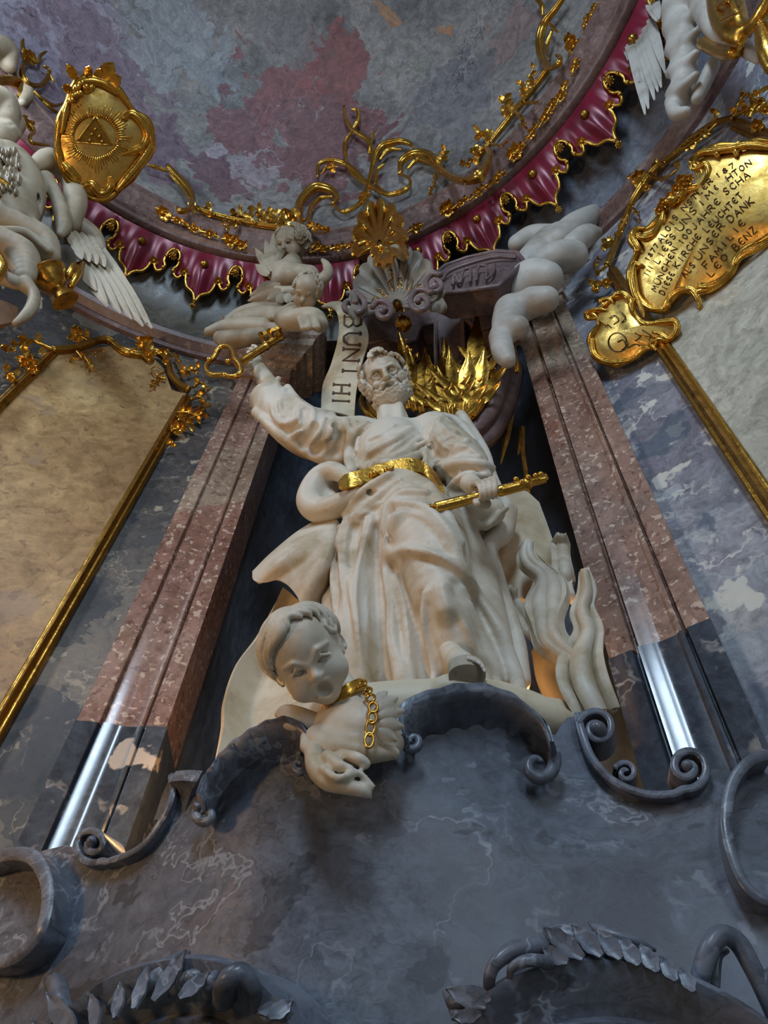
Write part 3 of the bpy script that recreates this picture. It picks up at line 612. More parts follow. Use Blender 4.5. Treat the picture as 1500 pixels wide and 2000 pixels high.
# skirt folds
for pts, k in [(p_, .012) for p_ in MORE] + [([(693, 1008, .2, 8), (667, 1088, .17, 11), (683, 1173, .17, 13), (693, 1325, .22, 15)], .03), ([(720, 1010, .22, 9), (707, 1088, .22, 10), (697, 1147, .22, 12), (701, 1227, .24, 14), (712, 1327, .27, 15)], .02),
               ([(757, 992, .24, 10), (749, 1093, .24, 13), (764, 1173, .24, 15), (766, 1253, .25, 17), (786, 1322, .27, 20)], .02), ([(773, 1133, .26, 9), (789, 1173, .25, 10), (800, 1253, .25, 11), (806, 1325, .27, 12)], .02),
               ([(832, 1160, .33, 10), (830, 1213, .31, 10), (846, 1320, .28, 10)], .02), ([(765, 1084, .3, 9), (800, 1074, .36, 10), (853, 1087, .36, 10), (907, 1120, .3, 11), (933, 1163, .26, 12), (973, 1227, .2, 13), (1006, 1315, .2, 16)], .02),
               ([(773, 981, .26, 9), (827, 992, .3, 11), (880, 1048, .27, 14), (902, 1109, .2, 10)], .02), ([(752, 1100, .24, 12), (760, 1060, .26, 13), (775, 1010, .27, 12)], .03),
               ([(640, 1030, .02, 8), (640, 1150, .02, 12), (646, 1320, .05, 20)], .03), ([(862, 1150, .36, 16), (870, 1190, .34, 18)], .04), ([(900, 1180, .28, 10), (925, 1250, .23, 10), (945, 1320, .22, 12)], .03), 
               ([(664, 1030, .1, 7), (652, 1120, .1, 9), (664, 1220, .12, 10), (668, 1326, .14, 12)], .02), ([(730, 1200, .24, 7), (738, 1326, .26, 9)], .02),
               ([(760, 928, .2, 9), (710, 960, .21, 10), (676, 1004, .2, 11)], .015), ([(780, 940, .22, 9), (740, 970, .24, 10), (692, 1012, .22, 11)], .015), ([(832, 964, .23, 10), (784, 966, .26, 11), (760, 990, .27, 10), (752, 1040, .26, 9)], .015),
               ([(708, 1006, .24, 9), (724, 1012, .26, 9), (720, 1050, .25, 9), (706, 1070, .24, 8)], .015), ([(840, 950, .2, 10), (870, 1000, .2, 12), (898, 1060, .18, 12)], .02),
               # chest folds
               ([(804, 838, .14, 7), (770, 860, .19, 8), (724, 886, .18, 8), (704, 918, .16, 8)], .012), ([(822, 856, .15, 7), (780, 878, .21, 8), (740, 902, .2, 8)], .012), ([(716, 828, .08, 8), (692, 846, .08, 9), (682, 880, .1, 11), (686, 922, .12, 11)], .015),
               ([(700, 914, .17, 9), (760, 905, .2, 10), (834, 912, .16, 9)], .02), ([(770, 830, .13, 4), (740, 850, .16, 4), (722, 858, .16, 4)], .008), ([(836, 880, .12, 8), (800, 895, .19, 9), (770, 905, .2, 7)], .012),
               # raised sleeve folds
               ([(542, 750, .17, 6), (535, 806, .2, 7), (553, 828, .2, 8), (581, 819, .18, 7), (584, 787, .16, 6)], .01), ([(575, 852, .16, 8), (588, 836, .19, 8), (599, 794, .17, 6)], .012), ([(630, 888, .12, 9), (648, 842, .16, 8), (650, 810, .12, 6)], .012),
               ([(664, 895, .1, 9), (682, 851, .14, 8), (676, 820, .1, 6)], .012), ([(500, 806, .12, 9), (522, 826, .14, 10), (560, 858, .12, 11), (628, 896, .1, 12), (668, 900, .06, 12)], .02), ([(544, 740, .12, 6), (500, 806, .13, 7)], .02), ([(562, 756, .14, 7), (598, 796, .13, 6), (650, 808, .1, 6)], .02), ([(604, 868, .15, 6), (622, 846, .18, 6), (634, 818, .15, 5)], .01),
               # lowered sleeve folds
               ([(860, 926, .19, 12), (890, 906, .22, 13), (940, 908, .18, 12), (960, 914, .13, 9)], .012), ([(880, 958, .18, 12), (908, 934, .22, 14), (950, 930, .19, 12)], .012), ([(838, 908, .12, 10), (870, 900, .18, 11), (912, 862, .14, 8)], .012),
               ([(840, 868, .1, 8), (854, 832, .09, 7), (862, 812, .04, 6)], .012), ([(868, 862, .16, 8), (890, 846, .13, 7)], .015), ([(836, 880, .1, 9), (838, 926, .14, 10), (868, 962, .17, 9)], .015), ([(886, 960, .17, 8), (918, 1010, .15, 8), (948, 1030, .12, 7), (990, 992, .1, 6)], .015)]:
    if pts[-1][1] > 1290: pts = pts + [(pts[-1][0]+.06*(pts[-1][0]-790), pts[-1][1]+70, pts[-1][2], pts[-1][3])]
    P_, r_ = laid(pts, .62 if k > .012 else .34); rb.tube(P_, r_, k*1.05, 'u', 5*(len(P_)-1)+1)
_v, _f = rb.mesh(0); class_skin.t = BVHTree.FromPolygons(_v.tolist(), _f.tolist())
# deep valleys between folds
for pts in [[(738, 1030, .27, 4), (735, 1120, .27, 7), (738, 1200, .29, 8), (745, 1330, .33, 9)], [(820, 1165, .36, 4), (818, 1210, .34, 5), (828, 1325, .32, 6)], [(656, 1040, .2, 4), (655, 1130, .2, 5)], [(892, 1140, .36, 3), (912, 1185, .33, 4), (940, 1260, .3, 5)],
            [(690, 1030, .24, 4), (690, 1100, .25, 5)], [(748, 880, .24, 3), (722, 894, .23, 4)], [(694, 930, .22, 3), (712, 896, .22, 4)], [(592, 868, .2, 4), (612, 836, .22, 3)], [(660, 880, .18, 4), (666, 850, .19, 4)], [(612, 880, .19, 4), (632, 872, .19, 3)], [(853, 890, .22, 5), (884, 886, .24, 4)]]:
    P_, r_ = laid(pts, .0); rb.tube(P_, r_*1.7, .03, 's', 5*(len(P_)-1)+1)
for pts in [[(742, 1040), (740, 1120), (742, 1200), (750, 1328)], [(668, 1060), (672, 1150), (684, 1240), (688, 1328)], [(712, 1080), (706, 1150), (712, 1240), (722, 1328)], [(776, 1110), (796, 1170), (810, 1240), (815, 1328)], [(835, 1180), (838, 1240), (850, 1324)], [(860, 1096), (905, 1132), (930, 1180), (965, 1250), (990, 1320)], [(800, 1084), (850, 1098), (880, 1120)], [(694, 932), (722, 904), (770, 880), (812, 850)], [(700, 950), (730, 965)], [(850, 905), (880, 890), (915, 875)], [(870, 944), (900, 918), (942, 920)],
            [(836, 850), (842, 880), (838, 915)], [(600, 862), (615, 828)], [(640, 872), (656, 828)], [(560, 846), (590, 830), (592, 800)], [(782, 953), (742, 984), (705, 1015)], [(766, 1000), (757, 1062)], [(690, 870), (706, 846), (722, 832)], [(884, 960), (906, 940), (946, 938)], [(650, 1060), (656, 1160), (660, 1300)], [(895, 1215), (915, 1262), (930, 1322)]]:
    P_, r_ = laid([(x, y, .22, 6.5 if 0 < i_ < len(pts)-1 or len(pts) == 2 else 3.0) for i_, (x, y) in enumerate(pts)], .05, .3); rb.tube(P_, r_, .010, 's', 6*(len(P_)-1)+1)
rb.clip(lambda X, Y, Z: (Z_HEM - Z) + 0*X + 0*Y)
robe = rb.build('robe', M_STUCCO, saint)
# mantle: loop over the hip, flying end at the left, dark train behind at the right
mt = Sdf((-1.3, -0.75, 2.95), (0.75, 0.30, 5.0), 0.009)
TB(mt, [(690, 940, .12, 14), (648, 920, .12, 20), (622, 936, .1, 24), (604, 976, .1, 26), (622, 996, .12, 26), (664, 986, .15, 24), (702, 962, .17, 14)], .02)
TB(mt, [(650, 925, .06, 16), (640, 960, .02, 22), (650, 985, .06, 18)], .03)
# train at the right
TB(mt, [(930, 960, -.12, 40), (925, 1050, -.1, 40), (950, 1130, -.08, 36), (980, 1220, -.05, 34), (1000, 1330, -.02, 36)], .04)
TB(mt, [(985, 1000, -.1, 26), (978, 1040, -.05, 24), (952, 1070, -.02, 18), (962, 1110, -.02, 14), (1010, 1240, .0, 14), (1022, 1330, .02, 16)], .02)
TB(mt, [(930, 1030, -.02, 20), (915, 1070, -.02, 18)], .02); TB(mt, [(900, 812, -.1, 12), (946, 880, -.1, 10), (962, 930, -.08, 10), (990, 990, -.05, 10)], .02)
TB(mt, [(850, 812, -.02, 10), (890, 822, -.06, 10), (925, 860, -.08, 8)], .02)
mt.build('mantle', M_STUCCO, saint)
def sheet(rows, n=(30, 30), S=SP, th=.02, toward=(0, -1, 0)):
    """thick cloth through rows of pixel points (x, y, off)"""
    R = [crom(np.array([Q(p[0], p[1], p[2], S) for p in r]), n[1]) for r in rows]; R = np.array(R)
    G = np.stack([crom(R[:, j], n[0]) for j in range(n[1])], 1); return solid(G, th, toward)
sheet([[(655, 1004, .02), (592, 1036, .04), (532, 1084, .05), (496, 1120, .05)], [(657, 1012, .08), (602, 1052, .13), (548, 1098, .15), (503, 1138, .1)], [(659, 1022, .1), (622, 1076, .14), (580, 1112, .12), (545, 1134, .1)], [(661, 1032, .08), (638, 1096, .15), (608, 1140, .13), (584, 1166, .1)], [(663, 1042, .02), (650, 1120, .04), (628, 1165, .04), (590, 1208, .06)]], (36, 36), th=.024).build('mantle_fold', M_STUCCO, saint)
sheet([[(552, 1150, -.04), (575, 1165, -.06), (600, 1185, -.02)], [(505, 1240, -.02), (545, 1250, -.1), (600, 1250, -.02)], [(462, 1298, .02), (520, 1320, -.08), (620, 1320, .0)], [(437, 1372, .05), (500, 1390, -.05), (640, 1380, .02)], [(434, 1420, .06), (500, 1450, -.04), (650, 1430, .02)], [(420, 1490, .08), (500, 1510, .0), (650, 1490, .02)]], th=.022).build('mantle_end', M_STUCCO2, saint)
sheet([[(980, 972, -.22), (1020, 962, -.26), (1050, 985, -.3)], [(975, 1030, -.22), (1030, 1030, -.24), (1070, 1040, -.3)], [(965, 1090, -.22), (1040, 1100, -.22), (1090, 1100, -.28)], [(985, 1160, -.22), (1050, 1180, -.22), (1110, 1180, -.26)]], th=.03).build('mantle_train', M_STUCCO2, saint)
# body: head, neck, both hands, foot
hc = Q(752, 742, 0.06); tc = CAM-hc; tc /= np.linalg.norm(tc)
su = -0.30*C2W[:, 0] + 0.95*C2W[:, 1]; su -= tc*(su @ tc); su /= np.linalg.norm(su)
hz = tc*0.93 + su*0.30 + 0.10*C2W[:, 0]; hz /= np.linalg.norm(hz); hyv = su - hz*(su @ hz); hyv /= np.linalg.norm(hyv); hxv = np.cross(hyv, hz)
HR = np.stack([hxv, hyv, hz], 1); hs = pxm(hc)*1.0
def HL(*p): return hc + hs*(HR @ np.array(p, float))
def head_sdf(g, L, s, R, mouth=(9, 4, 8)):
    g.ell(L(0, 14, -16), np.array([40, 46, 46])*s, R, .01*1); g.ell(L(0, -14, 0), np.array([30, 38, 34])*s, R, .03)
    for x in (-1, 1):
        g.tube([L(x*29, 7, 24), L(x*18, 15, 32), L(x*6, 12, 36)], np.array([4, 5.5, 4.5])*s, .012)
        g.ell(L(x*15, 4, 38), np.array([11, 8, 14])*s, R, .010, 's'); g.ell(L(x*15, 3, 24), np.array([8, 6.5, 7])*s, R, .003)
        g.tube([L(x*7, 4, 28), L(x*15, 8.5, 33), L(x*24, 3, 28)], 2.1*s, .003); g.tube([L(x*7, 2, 28), L(x*15, -3, 32), L(x*24, 1, 28)], 1.9*s, .003)
        g.ell(L(x*20, -12, 25), np.array([9, 8, 8])*s, R, .015); g.ell(L(x*5.5, -11, 43), np.array([4.4, 3.6, 4.5])*s, R, .006)
        g.ell(L(x*38, -2, -12), np.array([5, 11, 8])*s, R, .008)
    g.tube([L(0, 12, 33), L(0, 0, 41), L(0, -9, 49)], np.array([4.5, 5, 6])*s, .012)
    g.ell(L(0, -25, 42), np.array(mouth)*s, R, .006, 's'); g.tube([L(-9, -28, 35), L(0, -31, 39), L(9, -28, 35)], 3.4*s, .006)
    return g
bd = Sdf(hc-[.25, .25, .46], hc+[.27, .27, .25], 0.0038)
head_sdf(bd, HL, hs, HR)
nb = Q(764, 826, .02); bd.tube([HL(0, -6, -28), 0.5*HL(0, -20, -34)+0.5*(nb+[0, .07, 0]), nb+[0, .07, 0]], np.array([28, 28, 36])*hs, .03)
bd.tube([HL(-16, -30, -6), nb+[-.02, -.02, 0]], 6*hs, .03); bd.tube([HL(18, -30, -6), nb+[.05, -.01, 0]], 5*hs, .03)
V0, F0 = bd.mesh()
hd = Sdf(Q(500, 700, .2)-[.22, .22, .25], Q(500, 715, .1)+[.24, .2, .2], 0.0055)      # raised hand and forearm
TB(hd, [(545, 785, .1, 24), (522, 748, .11, 19), (504, 718, .12, 14)], .02); TB(hd, [(502, 716, .12, 13), (499, 700, .13, 12)], .02)
for pts in ([(503, 702, .13, 5.5), (504, 688, .15, 5.2), (499, 678, .17, 4.8), (494, 676, .18, 4.2)], [(498, 700, .14, 5.5), (496, 688, .17, 5.2), (490, 682, .19, 4.6)], [(496, 704, .15, 5.5), (488, 698, .18, 5.2), (486, 688, .2, 4.6)], [(494, 712, .15, 5.2), (483, 708, .17, 4.8), (478, 700, .19, 4.2)], [(498, 720, .13, 6), (486, 720, .16, 5), (474, 724, .17, 4.4)]):
    TB(hd, pts, .008)
V1, F1 = hd.mesh()
hf = Sdf(Q(942, 960, .4)-[.18, .1, .15], Q(942, 960, .2)+[.18, .16, .18], 0.0038)        # closed hand on the lower key
HO = .27
TB(hf, [(918, 944, HO-.09, 20), (932, 954, HO-.04, 18)], .02); TB(hf, [(932, 956, HO-.04, 14), (954, 960, HO-.04, 13)], .02)
for i in range(4):
    TB(hf, [(924+11*i, 948-4*i, HO-.01, 5.4), (932+11*i, 945-3*i, HO+.035, 5.2), (938+10*i, 954-2*i, HO+.055, 5), (940+9*i, 968-2*i, HO+.045, 4.7), (936+9*i, 978-2*i, HO+.01, 4.2)], .003)
TB(hf, [(928, 966, HO, 7), (926, 976, HO+.02, 7), (932, 984, HO+.03, 6.5)], .008); TB(hf, [(936, 978, HO-.02, 14), (950, 984, HO-.03, 10)], .02)
V2, F2 = hf.mesh()
ft = Sdf(Q(905, 1300, .5)-[.2, .2, .2], Q(905, 1300, .2)+[.22, .2, .22], 0.005)
TB(ft, [(876, 1268, .2, 20), (892, 1288, .27, 24), (912, 1302, .33, 24), (928, 1312, .36, 20)], .03)
for i, (x, y) in enumerate(((913, 1283), (924, 1286), (933, 1291), (940, 1298), (944, 1307))): TB(ft, [(x-8, y+6, .34, 7-.4*i), (x, y, .40, 6.4-.5*i), (x+3, y+5, .42, 5.4-.4*i)], .006)
V3, F3 = ft.mesh()
head_o = obj('head', V0, F0, M_STUCCO, saint)
obj('hand', V1, F1, M_STUCCO, saint); obj('hand', V2, F2, M_STUCCO, saint); obj('foot', V3, F3, M_STUCCO, saint)
# sandal sole
c = Q(912, 1322, .40); ax, ay = C2W[:, 0]*pxm(c), (0.55*C2W[:, 1]+0.15*C2W[:, 0])*pxm(c); sl = []
for dz in (0, .035):
    sl.append([c + ax*37*math.cos(t)*(1+.08*math.sin(t)) + ay*44*math.sin(t) - 0.2*ay*37*math.cos(t) + np.array([0, .02, 1])*dz for t in np.linspace(0, 2*math.pi, 33)[:-1]])
m = MB(); m.grid(np.array(sl), close_v=True, caps=True); m.build('sandal', M_CLOUD, saint, auto=40)
# beard and hair: heaps of small curls
def curls(g, spots, L, R, s, rr, k=.004, seed=1):
    rnd = random.Random(seed)
    for (x, y, z) in spots:
        r = rr*rnd.uniform(.75, 1.2); a0 = rnd.uniform(0, 6.28); tl = rnd.choice((-1, 1)); pts = []
        nrm = np.array([x, y*.6, max(z, 4)+6.0]); nrm /= np.linalg.norm(nrm); u = np.cross(nrm, (0.2, 1, .1)); u /= np.linalg.norm(u); w = np.cross(nrm, u)
        for q in np.linspace(0, 1, 9):
            a = a0+tl*q*7.2; ra = r*(1-.75*q); pts.append(L(*(np.array([x, y, z])+u*ra*math.cos(a)+w*ra*math.sin(a)+nrm*q*2.4)))
        g.tube(pts, np.linspace(.36, .30, 9)*r*s, k)
be = Sdf(hc-.27, hc+.27, 0.0034); rnd = random.Random(3)
TBn = lambda *a: None
be.ell(HL(0, -42, 15), np.array([28, 18, 24])*hs, HR, .02); be.tube([HL(-36, 2, 2), HL(-33, -22, 12), HL(-22, -42, 22)], np.array([6, 9, 9])*hs, .02); be.tube([HL(36, 2, 2), HL(33, -22, 12), HL(22, -42, 22)], np.array([6, 9, 9])*hs, .02); spots = []
for i in range(64):
    a = rnd.uniform(-1.25, 1.25); y = rnd.uniform(-58, -34) if abs(a) < .7 else rnd.uniform(-52, -10); rad = 40-.006*(y+32)**2
    spots.append((rad*math.sin(a), y, 4+rad*math.cos(a)*1.0-max(0, -46-y)*.9))
curls(be, spots, HL, HR, hs, 8.6, .002, seed=2)
for x in (-1, 1): be.tube([HL(x*2, -17, 45), HL(x*11, -20, 43), HL(x*20, -30, 35), HL(x*25, -40, 28)], np.array([3, 5, 5, 3])*hs, .006); be.tube([HL(x*3, -36, 38), HL(x*8, -46, 38), HL(x*3, -54, 34)], np.array([4, 5, 3])*hs, .005)
be.ell(HL(0, -25, 46), np.array([9, 5, 14])*hs, HR, .005, 's'); be.build('beard', M_STUCCO, saint)
ha = Sdf(hc-.28, hc+.28, 0.0036); spots = []
for sx in (-1, 1):
    for i in range(30):
        y = rnd.uniform(-26, 44); z = rnd.uniform(-44, 8); x = 44*math.sqrt(max(.12, 1-((y-12)/52)**2-((z+16)/75)**2)); spots.append((sx*(x+rnd.uniform(-3, 4)), y, z))
for i in range(22): a = rnd.uniform(0, 6.28); q = rnd.uniform(.2, 1); spots.append((30*q*math.cos(a), 54-10*q, -16+30*q*math.sin(a)))
curls(ha, spots, HL, HR, hs, 10.5, .002, seed=4)
curls(ha, [(-12, 50, 20), (-3, 54, 24), (7, 52, 22), (14, 48, 16), (-6, 58, 12), (4, 60, 10)], HL, HR, hs, 8.5, seed=9)
ha.build('hair', M_STUCCO, saint)
# belt
sk = Skin(robe); pts = [(664, 944), (680, 941), (700, 936), (722, 930), (750, 921), (778, 913), (804, 910), (826, 914), (842, 926), (854, 944), (862, 958)]
P = []
for x, y in pts:
    p = sk.at(x, y); q = Q(x, y, .24); P.append(p if p is not None and np.linalg.norm(p-q) < .16 else q)
P = np.array(P); 
for _ in range(3): P[:, 1] = np.convolve(np.r_[P[0, 1], P[:, 1], P[-1, 1]], (.25, .5, .25), 'valid')
_ix = np.arange(len(P)); P[:, 1] = np.polyval(np.polyfit(_ix, P[:, 1], 4), _ix)
P = np.array([hit(x, y, (lambda yy: (lambda p: yy-p[1]))(p[1])) for (x, y), p in zip(pts, P)]); P = crom(P, 50) - .016*np.array([ray(760, 930)])
w = np.interp(np.linspace(0, 1, 50), [0, .03, .25, .7, 1], [6, 12, 12.5, 11, 8])
up = np.array([0.1, -0.25, 1.0]); nr = np.array([CAM-p for p in P]); G = np.array([[P[i] + np.array([0.0, -0.45, 1.0])*w[i]*pxm(P[i])*1.25*t for t in np.linspace(-1, 1, 7)] for i in range(50)])
belt = solid(G, .022, (0, -1, -.3)).build('belt', M_GOLD, saint)
kb = MB()
for x, y, r in ((738, 926, 9), (756, 922, 8), (766, 916, 6), (730, 934, 6), (748, 932, 5), (762, 928, 6)):
    q = P[int(np.argmin([abs(ray(x, y) @ ((p-CAM)/np.linalg.norm(p-CAM)) - 1) for p in P]))]; kb.ball(q + np.random.uniform(-.02, .02, 3)*[1, .2, 1] + [0, -.014, -.01], r*pxm(q)*np.array([1, .7, .8]), nu=9, nv=7)
kb.build('knot', M_GOLD, belt)

# ------------------------------------------------------------------ the two keys
def keyring(cx, cy, R, off, S, ang, e, r):
    pts = []
    for t in np.linspace(0, 2*math.pi, 61)[:-1]:
        q = R*(1+.22*math.cos(3*(t-ang)))*1.0; pts.append(Q(cx+q*1.02*math.cos(t), cy+q*.94*math.sin(t), off+.02*math.cos(t), S))
    pts = np.array(pts); m = MB(); n = len(pts)
    m.tube(np.vstack([pts, pts[:1]]), r*pxm(pts[0]), 10, up=(0.05, -1, -.6), caps=False); return m
k1 = thing('gilded_key', 'large gilded key raised high in the hand of the saint above the left pilaster', 'key', Q(500, 690, .2))
A, Bp = Q(463, 712, .24), Q(552, 655, .18); T = np.linspace(0, 1, 30)[:, None]
MB().tube(A*(1-T)+Bp*T, np.interp(T[:, 0], [0, .04, .05, .09, .1, .6, .61, .64, .66, .9, .91, .95, 1], [9, 12, 8, 11, 8, 7.5, 10, 10, 7, 7, 9.5, 9, 4])*pxm(A), 14).build('shaft', M_GOLD, k1, auto=40)
m = keyring(438, 710, 30, .24, SP, math.radians(35), k1, 5.5)
for x, y in ((409, 703), (440, 733), (446, 706), (458, 700)): m.ball(Q(x, y, .25), 6.5*pxm(A), nu=10, nv=7)
m.build('bow', M_GOLD, k1)
for j, (a, b_, w) in enumerate((((516, 668), (508, 650), 5.5), ((533, 662), (524, 644), 5.5), ((548, 655), (540, 639), 5.5), ((507, 656), (548, 640), 5.0))):
    MB().tube(np.array([Q(a[0], a[1], .2), Q(b_[0], b_[1], .24)]), w*pxm(A), 4).build('bit', M_GOLD, k1, auto=30)
k2 = thing('gilded_key', 'gilded key held level in the lowered fist of the saint beside his hip', 'key', Q(940, 965, .28))
A, Bp = Q(836, 996, HO+.06), Q(1064, 936, HO-.03); T = np.linspace(0, 1, 60)[:, None]; L = A*(1-T)+Bp*T
MB().tube(L, np.interp(T[:, 0], [0, .02, .035, .05, .06, .065, .29, .30, .31, .6, .61, .8, .82, .86, .88, 1], [7, 11, 11, 7, 8, 12, 11.5, 12.5, 10, 10, 12, 11.5, 13, 13, 8, 8])*pxm(A), 16).build('shaft', M_GOLD, k2, auto=40)
MB().tube(np.array([Q(1018, 946, HO+.0), Q(1040, 940, HO-.02), Q(1058, 934, HO-.03), Q(1068, 930, HO-.03)]), np.array([7, 9, 10, 9])*pxm(A), 10, flat=.7).build('bow', M_GOLD, k2)
m = MB()
for x, y in ((1008, 936), (1020, 941), (1032, 932), (1046, 929), (1056, 926)): m.ball(Q(x, y, HO+.01), 6*pxm(A), nu=9, nv=7)
m.build('ornament', M_GOLD, k2)
# ------------------------------------------------------------------ white mound under the saint
mo = Sdf((-1.05, -0.72, 2.55), (0.75, 0.35, Z_HEM+.05), 0.010)
TB(mo, [(570, 1440, .3, 62), (690, 1400, .33, 60), (830, 1385, .3, 58), (950, 1385, .24, 58), (1040, 1410, .18, 56), (1100, 1440, .12, 50)], .05)
TB(mo, [(560, 1400, .1, 70), (800, 1400, .1, 90), (1060, 1410, .0, 70)], .05); TB(mo, [(880, 1350, .36, 34), (950, 1365, .32, 34), (1020, 1390, .26, 30), (1086, 1410, .2, 24)], .04)
mo.clip(lambda X, Y, Z: (Z - (Z_HEM+.006)) + 0*X + 0*Y)
tag(mo.build('statue_plinth', M_STUCCO2), 'low cream stucco mound under the feet of the saint behind the shells', 'plinth')

# ------------------------------------------------------------------ chained winged child bust
def SB(off=0.0): return Splane(-0.64-off, 0.05, 3.0)
bust = thing('chained_bust', 'white bust of a shouting winged child wearing a golden collar and chain', 'bust', Q(690, 1480, 0, SB))
def frame(c, upx, upy, fwd_up=0.0, fwd_right=0.0):
    t = CAM-c; t /= np.linalg.norm(t); u = upx*C2W[:, 0] - upy*C2W[:, 1]; u -= t*(u @ t); u /= np.linalg.norm(u); r = np.cross(u, t)
    z = t + u*fwd_up + r*fwd_right; z /= np.linalg.norm(z); u -= z*(u @ z); u /= np.linalg.norm(u); return np.stack([np.cross(u, z), u, z], 1)
def baby(g, c, R, s, mouth=1.0, brow=0.0):
    """child's head, about 80 x 100 units, unit = s metres"""
    L = lambda *p: c + s*(R @ np.array(p, float)); A = np.array
    g.ell(L(0, 16, -10), A([42, 40, 46])*s, R, .01); g.ell(L(0, -10, 2), A([34, 36, 34])*s, R, .3*s*40)
    for x in (-1, 1):
        g.ell(L(x*18, -18, 20), A([16, 15, 14])*s, R, 10*s); g.ell(L(x*14, 2, 36), A([9.5, 6, 11])*s, R, 3.5*s, 's'); g.ell(L(x*14, 1, 24.5), A([7.5, 5.5, 6])*s, R, 1.2*s)
        g.tube([L(x*5, 2, 32), L(x*14, 7, 35), L(x*23, 1, 29)], A([1.5, 2.2, 1.4])*s, 1.2*s); g.tube([L(x*6, 0, 32), L(x*14, -4.5, 32), L(x*22, -1, 29)], 1.6*s, 1.2*s)
        g.tube([L(x*4, 9-brow, 35), L(x*14, 14, 35), L(x*26, 9+brow, 26)], A([2.6, 3, 1.8])*s, 3*s); g.ell(L(x*39, -4, -12), A([5, 11, 8])*s, R, 3*s); g.ell(L(x*41, -4, -8), A([3, 6, 4])*s, R, 3*s, 's')
        g.ell(L(x*4.5, -10, 37), A([3.6, 3, 3.6])*s, R, 3*s)
    g.tube([L(0, 6, 32), L(0, -3, 36), L(0, -9, 41)], A([3.5, 4, 5])*s, 5*s); g.ell(L(0, -38, 20), A([13, 10, 12])*s, R, 8*s)
    g.tube([L(-8, -20, 33), L(0, -17, 37), L(8, -20, 33)], 3*s, 4*s); g.tube([L(-8, -29-3*mouth, 31), L(0, -31-4*mouth, 34), L(8, -29-3*mouth, 31)], 3*s, 4*s)
    g.ell(L(0, -24-2*mouth, 38), A([8, 3.5+4.5*mouth, 13])*s, R, 3*s, 's'); return L
bc = Q(604, 1288, .08, SB); BR = frame(bc, -.50, -.866, -.26, -.06); bs = pxm(bc)*1.80
hb = Sdf(bc-[.19, .20, .19], bc+[.23, .20, .19], 0.0032)
TB(hb, [(640, 1325, -.10, 38), (672, 1368, -.09, 42), (700, 1425, -.08, 54)], .02, 'u', None, SB)
BL = baby(hb, bc, BR, bs, 1.25, 3.5)
W0 = hb.mesh()
bb = Sdf(Q(670, 1420, 0, SB)-[.30, .26, .26], Q(680, 1420, 0, SB)+[.30, .30, .30], 0.0060)
TBB = lambda pts, k=.02, op='u': TB(bb, pts, k, op, None, SB)
TBB([(655, 1350, -.12, 42), (680, 1385, -.10, 48), (700, 1425, -.06, 58)], .03)
TBB([(640, 1424, -.05, 38), (690, 1438, -.04, 54), (730, 1432, -.05, 50), (756, 1450, -.06, 34)], .04)
TBB([(616, 1440, .0, 22), (640, 1462, .0, 28), (700, 1470, .0, 24), (770, 1472, -.03, 12)], .03)
W1 = bb.mesh()
bbody = obj('body', np.vstack([W0[0], W1[0]]), np.vstack([W0[1], W1[1]+len(W0[0])]), M_STUCCO, bust)
# locks of hair
bh = Sdf(bc-[.2, .2, .2], bc+[.2, .2, .2], 0.0034); rnd = random.Random(5)
def lock(A, E, w, k=9, wig=4.0, ph=0.0):
    P = []
    for q in np.linspace(0, 1, k):
        p = np.array(A)*(1-q)+np.array(E)*q; v = (p-[0, 16, -10])/[42, 40, 46]; l = np.linalg.norm(v); v = v/l*(1.045+.05*math.sin(math.pi*q))
        p = np.array([0, 16, -10])+v*[42, 40, 46]; sd = np.cross(v, np.array(E)-np.array(A)); sd /= np.linalg.norm(sd); P.append(BL(*(p+sd*wig*math.sin(q*8+ph))))
    bh.tube(P, np.interp(np.linspace(0, 1, k), [0, .3, .75, 1], [.6, 1, .85, .3])*w*bs, .0015, 'u', 2*k)
for j, E in enumerate([(-4, 50, 26), (-14, 46, 29), (-22, 40, 30), (-29, 33, 29), (-35, 24, 26), (-39, 15, 20), (-42, 6, 12), (-43, -2, 3), (-43, -10, -6), (-42, -14, -18)]): lock((16-j, 58-.6*j, 6-3.2*j), E, 4.6, 9, 3.2, j*.9); lock((10-j, 58, 2-3.2*j), tuple(np.array(E)+[-3, -7, -4]), 3.6, 9, 2.6, j*.9+.8)
for j, E in enumerate([(16, 52, 22), (27, 45, 20), (35, 36, 15), (40, 25, 8), (42, 14, 0), (43, 4, -8)]): lock((14, 58, 2-4*j), E, 4.4, 8, 3.0, j)
sp = [(38*math.sqrt(max(.1, 1-((y-16)/46)**2-((z+10)/60)**2))*sx, y, z) for sx in (-1, 1) for y, z in [(rnd.uniform(-14, 40), rnd.uniform(-36, 10)) for _ in range(18)]]
curls(bh, sp, BL, BR, bs, 9.5, .002, 6); curls(bh, [(-2, 56, 6), (6, 54, 0), (16, 50, 4)], BL, BR, bs, 9, .004, 8); bh.ell(BL(0, 19, -16), np.array([38, 37.5, 40])*bs, BR, .002)
bh.build('hair', M_STUCCO, bust)
